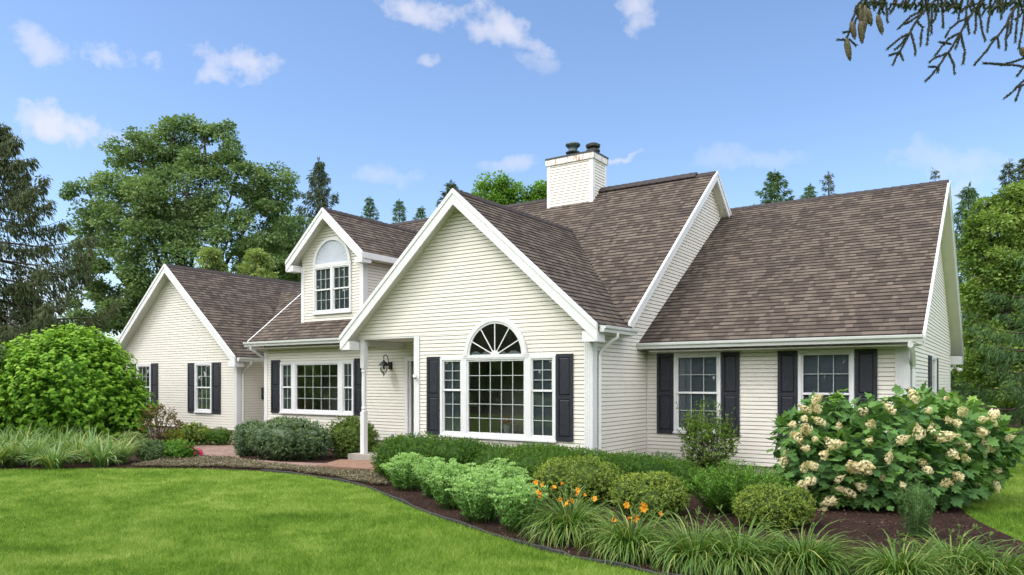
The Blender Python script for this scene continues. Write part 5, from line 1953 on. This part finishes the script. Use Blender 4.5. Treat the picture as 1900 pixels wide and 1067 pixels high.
deciduous('young_birch', 'pale green young tree over the garage ridge beside the dormer', 478, 31, [(480, 478, 20, 0), (474, 500, 28, 0), (486, 522, 28, 0), (478, 560, 28, 0)], 'birch', .11, 90, 90, 'young trees behind the garage', .28, .08)
deciduous('green_tree', 'bright green tree left of the chimney behind the main roof', 925, 46, [(925, 352, 28, 0), (905, 362, 26, .5), (948, 362, 26, 0), (880, 375, 20, 0), (925, 400, 40, 0)], 'poplar', .17, 90, 140, None, .6, .2)
deciduous('green_tree', 'bright green tree half hidden by the chimney', 1005, 46, [(1003, 360, 22, 0), (1000, 385, 30, 0), (985, 395, 22, 0)], 'poplar', .17, 50, 140, None, .6, .2)
# far left spruce
spruce('spruce_tree', 'tall drooping dark spruce at the left frame edge', -6, 30, 228, 7.4, 'olive_spruce', .66, 4.0, .42, .55, .30, .24, None, G, 2.6, .05, .80)
spruce('spruce_tree', 'dense lower dark spruce behind the round shrub', 55, 33, 535, 3.6, 'spruce', .33, 1.6, .35, .5, .32, .2)
spruce('spruce_tree', 'tall dark spruce beside the dormer peak', 592, 50, 298, 4.6, 'spruce', .40, 1.3, .4, .4, .36, .2)
for px, yt, lb in ((686, 366, 'small spruce tip left of three above the dormer ridge'), (741, 371, 'small spruce tip in the middle of three above the dormer ridge'), (781, 384, 'smallest sparse spruce tip beside the front gable rake')):
    spruce('spruce_tree', lb, px, 62, yt, 4.2, 'fir', .5, 1.1, .3, .25, .34, .2, 'spruce tips behind the main roof', G, 8)
spruce('spruce_tree', 'dark spruce hidden behind the front gable peak', 838, 48, 338, 5.2, 'spruce', .45, 1.3, .35, .35, .36, .2, None, G, 6)
spruce('spruce_tree', 'broad green fir top behind the right wing ridge', 1437, 44, 318, 4.6, 'fir', .42, 1.7, .2, .2, .34, .2, None, G, 5)
spruce('spruce_tree', 'small fir tip right of the broad fir behind the wing ridge', 1502, 52, 344, 3.4, 'fir', .45, 1.2, .25, .25, .34, .2, None, G, 8)
spruce('spruce_tree', 'thin sparse spruce tip with upturned arms behind the wing ridge', 1537, 44, 321, 2.9, 'spruce', .55, .8, .1, .25, .3, .18, None, G, 6, .3, .85, None, .25)
spruce('spruce_tree', 'bare thin spruce tip just left of the wing roof corner', 1735, 55, 314, 2.6, 'spruce', .6, .6, .1, .2, .3, .16, None, G, 9, .3)
# right side
spruce('spruce_tree', 'slender dark fir close behind the wing roof edge', 1797, 36, 346, 2.9, 'fir', .36, 1.5, .3, .3, .32, .2, None)
spruce('spruce_tree', 'tallest thin dark spruce above the maple at the right', 1872, 44, 300, 3.2, 'spruce', .5, 1.0, .3, .3, .34, .2, None, G, 4, .2)
spruce('spruce_tree', 'dark spruce rising behind the maple at the right frame edge', 1905, 40, 290, 3.2, 'spruce', .45, 1.2, .3, .3, .34, .2, None, G, 4)
deciduous('maple_tree', 'large yellow green maple right of the house', 1880, 29,
          [(1885, 380, 52, 0), (1850, 420, 46, -.3), (1925, 420, 60, 0), (1820, 470, 40, 0), (1870, 490, 60, -.6), (1935, 510, 60, 0), (1825, 550, 48, 0), (1880, 580, 62, -.5), (1840, 630, 52, -.2), (1900, 660, 60, -.4), (1815, 680, 40, 0), (1860, 710, 50, -.3), (1810, 430, 24, .2), (1830, 385, 24, .2)],
          'maple', .13, 560, 130, None, .42, .22)
spruce('spruce_tree', 'dark green spruce with layered boughs cut by the right frame edge', 1950, 20, 400, 2.9, 'fir', .46, 1.9, .25, .3, .26, .18, None, G, .5)
spruce('spruce_tree', 'low dark spruce in the shade under the maple', 1838, 34, 640, 2.6, 'fir', .3, 1.6, .3, .35, .32, .2, None, G, .15)
spruce('spruce_tree', 'low dark spruce far right beyond the hydrangea', 1925, 30, 630, 2.8, 'fir', .3, 1.6, .3, .35, .32, .2, None, G, .15)
spruce('spruce_tree', 'low dark spruce just past the rear house corner', 1778, 42, 610, 2.6, 'fir', .34, 1.6, .3, .35, .32, .2, None, G, .15)

# far woods all round, one mass
mb = MB()
N_ = 26000
ring = rng.random(N_)
ang = ring * 2 * math.pi
rad = 85 + 14 * rng.random(N_)
# behind the viewer the woods stand nearer, across the road
bk = np.cos(ang - math.pi * 1.5) > .35
hh = (8.5 + 3.0 * np.sin(ang * 23) + 2.2 * np.sin(ang * 57 + 1)) * np.where(bk, .9, .62)
zz = G + hh * rng.random(N_) ** .75
pos = np.stack([-8 + rad * np.cos(ang), 8 + rad * np.sin(ang), zz], 1)
fr_ = frames(rand_unit(N_), rand_unit(N_))
sz = rng.uniform(.8, 1.7, N_)
fr_ *= sz[:, None, None]
mb.inst(*RHOMB, pos, fr_, rng.random(N_) * .8)
tag(mb.build('far_woods', M['oak']), kind='stuff', label='far dark green woods surrounding the property', cat='woods')
mb = MB()
N_ = 16000
ang = math.pi * 1.5 + rng.uniform(-1.2, 1.2, N_)
rad = 30 + 10 * rng.random(N_)
zz = G + (10.5 + 3.0 * np.sin(ang * 23) + 2.2 * np.sin(ang * 57 + 1)) * rng.random(N_) ** .75
pos = np.stack([-8 + rad * np.cos(ang), 8 + rad * np.sin(ang), zz], 1)
fr_ = frames(rand_unit(N_), rand_unit(N_)) * rng.uniform(.6, 1.3, N_)[:, None, None]
mb.inst(*RHOMB, pos, fr_, rng.random(N_))
tag(mb.build('roadside_woods', M['poplar']), kind='stuff', label='light green roadside woods across the road, mirrored in the windows', cat='woods')

# ------------------------------------------------------------------ overhanging spruce with cones, near the viewer
ND = 4.0
tb = np.array([3.3, 7.6, G])
near = thing('spruce_tree', 'nearby spruce whose needled boughs and cones hang into the upper right corner', 'tree', tb)
mb = MB()
mb.tube([tb + np.array([0, 0, -.1]), tb + np.array([0, 0, 5.]), tb + np.array([.1, 0, 11.])], [.24, .17, .03], 10)
mb.build('trunk', M['bark'], near)
tw_lines = [
    [(1750, -60), (1660, -40), (1622, -18), (1600, 0), (1588, 15), (1580, 40), (1576, 60), (1571, 76)],
    [(1576, 58), (1566, 60)], [(1573, 74), (1555, 74)], [(1575, 72), (1588, 84)], [(1588, 12), (1592, 30), (1586, 44)],
    [(1612, -12), (1618, 6), (1622, 18)], [(1650, -30), (1634, 2), (1631, 28)], [(1640, -8), (1646, 25), (1647, 40)], [(1668, -18), (1662, 8), (1652, 24)],
    [(1790, -50), (1745, -8), (1715, 20), (1700, 40), (1690, 58), (1678, 80), (1668, 98), (1657, 119)],
    [(1715, 20), (1690, 30), (1668, 53)], [(1712, 24), (1688, 40), (1678, 45)], [(1702, 38), (1712, 50), (1708, 85)], [(1688, 62), (1665, 75), (1646, 91)], [(1690, 60), (1697, 85), (1698, 101)],
    [(1687, 64), (1672, 82), (1660, 92)], [(1668, 97), (1650, 103)], [(1670, 97), (1675, 110)], [(1720, 14), (1724, 40), (1720, 82)], [(1730, 4), (1729, 30), (1728, 62)], [(1742, -6), (1735, 35), (1728, 42)],
    [(1860, -60), (1830, -10), (1800, 30), (1783, 60), (1765, 90), (1757, 100), (1740, 125), (1718, 150)],
    [(1783, 60), (1790, 95), (1787, 118)], [(1783, 62), (1773, 90)], [(1757, 98), (1740, 105), (1725, 115)], [(1760, 98), (1770, 120), (1771, 136)], [(1783, 60), (1760, 72), (1748, 86), (1735, 104)],
    [(1765, 82), (1743, 78)], [(1740, 124), (1724, 124)], [(1742, 122), (1740, 134)], [(1800, 30), (1780, 40), (1764, 52), (1755, 68)], [(1795, 38), (1798, 62)],
    [(1760, -20), (1748, 20), (1750, 50)], [(1800, -20), (1793, 20), (1790, 50)], [(1815, 10), (1820, 40), (1828, 74)], [(1812, 14), (1811, 45), (1808, 62)], [(1838, -8), (1836, 30), (1832, 58)],
    [(1930, -40), (1880, 20), (1868, 45), (1850, 68), (1830, 95), (1808, 120)], [(1850, 67), (1840, 74)], [(1851, 67), (1853, 88)], [(1872, 40), (1866, 70), (1866, 92)], [(1880, 22), (1875, 60), (1868, 70)],
    [(1890, 0), (1886, 50), (1884, 78)], [(1905, 0), (1896, 60), (1890, 90)], [(1850, -20), (1851, 20)], [(1862, -20), (1858, 34)],
    [(1960, 90), (1910, 104), (1880, 115), (1860, 120)], [(1950, 128), (1900, 124), (1860, 120), (1824, 117)], [(1900, 124), (1888, 140)],
    [(1980, 130), (1910, 150), (1888, 162), (1864, 182)], [(1895, 158), (1885, 185)], [(1920, 148), (1900, 150), (1884, 164)],
]
# denser hanging sprays along the upper edge
for i in range(40):
    x = 1600 + i * 7.8 + random.uniform(-6, 6)
    ln = random.uniform(12, 34) * (.6 + .9 * (x - 1600) / 330)
    x2 = x + random.uniform(-16, 12)
    ln *= random.uniform(.55, 1.3)
    tw_lines.append([(x + random.uniform(2, 22), -34), (x + random.uniform(0, 8), -6), ((x + x2) / 2 + random.uniform(-3, 3), ln * .5), (x2, ln)])
    if random.random() < .75:
        tw_lines.append([((x + x2) / 2, ln * .45), ((x + x2) / 2 - random.uniform(4, 10), ln * .62), ((x + x2) / 2 - random.uniform(6, 18), ln * random.uniform(.8, 1.1))])
    if random.random() < .6:
        tw_lines.append([((x + x2) / 2, ln * .3), ((x + x2) / 2 + random.uniform(3, 9), ln * .55), ((x + x2) / 2 + random.uniform(4, 12), ln * random.uniform(.75, 1.1))])
sm, nm = MB(), MB()
for li, line in enumerate(tw_lines):
    dd = ND + .55 * math.sin(li * 2.1) + .25 * math.sin(li * .7)
    main = len(line) > 5
    if not main:
        dd = ND + .3 * math.sin(li * .9)
    pts = np.array([pd(x, y, dd + .02 * j) for j, (x, y) in enumerate(line)])
    if li < 55 and not main:
        pts = np.array([pd(x, y, ND) for x, y in line])
    if main:
        pts = np.array([pd(x, y, ND) for x, y in line])
    if len(pts) > 2:
        q = []
        for i in range(len(pts) - 1):
            q += [pts[i], (pts[i] + pts[i + 1]) / 2 + rng.normal(0, .002, 3)]
        pts = np.array(q + [pts[-1]])
    m_ = len(pts)
    sm.tube(pts, np.linspace(.0075 if main else .0055, .0035, m_), 5)
    seg = np.linalg.norm(np.diff(pts, axis=0), axis=1)
    tot = seg.sum()
    k = int(tot * 1500) + 8
    u = np.sort(rng.random(k)) ** (.8 if main else 1) * tot
    cum = np.concatenate([[0], np.cumsum(seg)])
    ii = np.clip(np.searchsorted(cum, u) - 1, 0, m_ - 2)
    ff = ((u - cum[ii]) / seg[ii])[:, None]
    pp = pts[ii] * (1 - ff) + pts[ii + 1] * ff
    tg = unit(pts[ii + 1] - pts[ii])
    rad = np.cross(tg, rand_unit(k))
    ax = unit(rad) * rng.uniform(.4, .9, k)[:, None] + tg * 1.0
    fr_ = frames(ax, rand_unit(k))
    fr_[:, :, 0] *= .0032
    fr_[:, :, 1] *= rng.uniform(.012, .020, k)[:, None]
    nm.inst(*RHOMB, pp, fr_, np.clip(rng.beta(2, 2.5, k), 0, 1))
# boughs reaching back to the trunk
for (x, y), h_ in (((1750, -60), 4.4), ((1790, -50), 4.6), ((1860, -60), 4.8), ((1930, -40), 4.5), ((1960, 90), 4.1), ((1950, 128), 3.9), ((1980, 130), 3.7)):
    a_ = pd(x, y, ND)
    e_ = tb + np.array([0, 0, h_ + .6])
    ss_ = np.linspace(0, 1, 9)[:, None]
    sm.tube(e_ * (1 - ss_) ** 2 + 2 * ss_ * (1 - ss_) * ((a_ + e_) / 2 + np.array([0, 0, .45])) + a_ * ss_ ** 2, np.linspace(.035, .0065, 9), 6)
    k = 900
    u = rng.random(k)[:, None]
    pp = e_ * (1 - u) ** 2 + 2 * u * (1 - u) * ((a_ + e_) / 2 + np.array([0, 0, .45])) + a_ * u ** 2
    pp = pp + rand_unit(k) * np.array([.10, .10, .04]) * (1 - u) * rng.random((k, 1)) + np.array([0, 0, .0])
    fr_ = frames(rand_unit(k) + np.array([0, 0, -.4]), rand_unit(k))
    fr_[:, :, 0] *= .005
    fr_[:, :, 1] *= rng.uniform(.02, .05, k)[:, None]
    nm.inst(*RHOMB, pp, fr_, rng.random(k) * .6)
sm.build('twig', M['twig'], near)
nm.build('needles', M['spruce'], near)
for (x0, y0, x1, y1, w) in ((1570, 72, 1577, 111, 11), (1580, 40, 1586, 71, 10), (1597, 38, 1600, 79, 12), (1604, 10, 1604, 58, 11), (1609, 16, 1616, 46, 11), (1628, 28, 1637, 63, 10), (1895, 88, 1900, 104, 10), (1596, 8, 1598, 44, 10)):
    a_, e_ = pd(x0, y0, ND), pd(x1, y1, ND)
    mb = MB()
    s_ = np.linspace(0, 1, 10)
    r_ = w / 2 / F * ND * np.array([.35, .75, .95, 1, 1, .97, .9, .78, .55, .15])
    pts = a_ + (e_ - a_) * s_[:, None]
    mb.tube(pts, r_, 9)
    k = 130
    u = rng.random(k)
    tg = unit(e_ - a_)
    rd = unit(np.cross(np.repeat(tg[None], k, 0), rand_unit(k)))
    rr = np.interp(u, s_, r_)
    fr_ = frames(tg * 1.0 + rd * .16, rd)
    fr_[:, :, 0] *= .008
    fr_[:, :, 1] *= .009
    fr_[:, :, 2] *= .008
    mb.inst(*RHOMB, a_ + (e_ - a_) * u[:, None] + rd * rr[:, None] * .96, fr_, rng.random(k))
    mb.build('cone', M['cone'], near)
print('objects', len(bpy.data.objects))
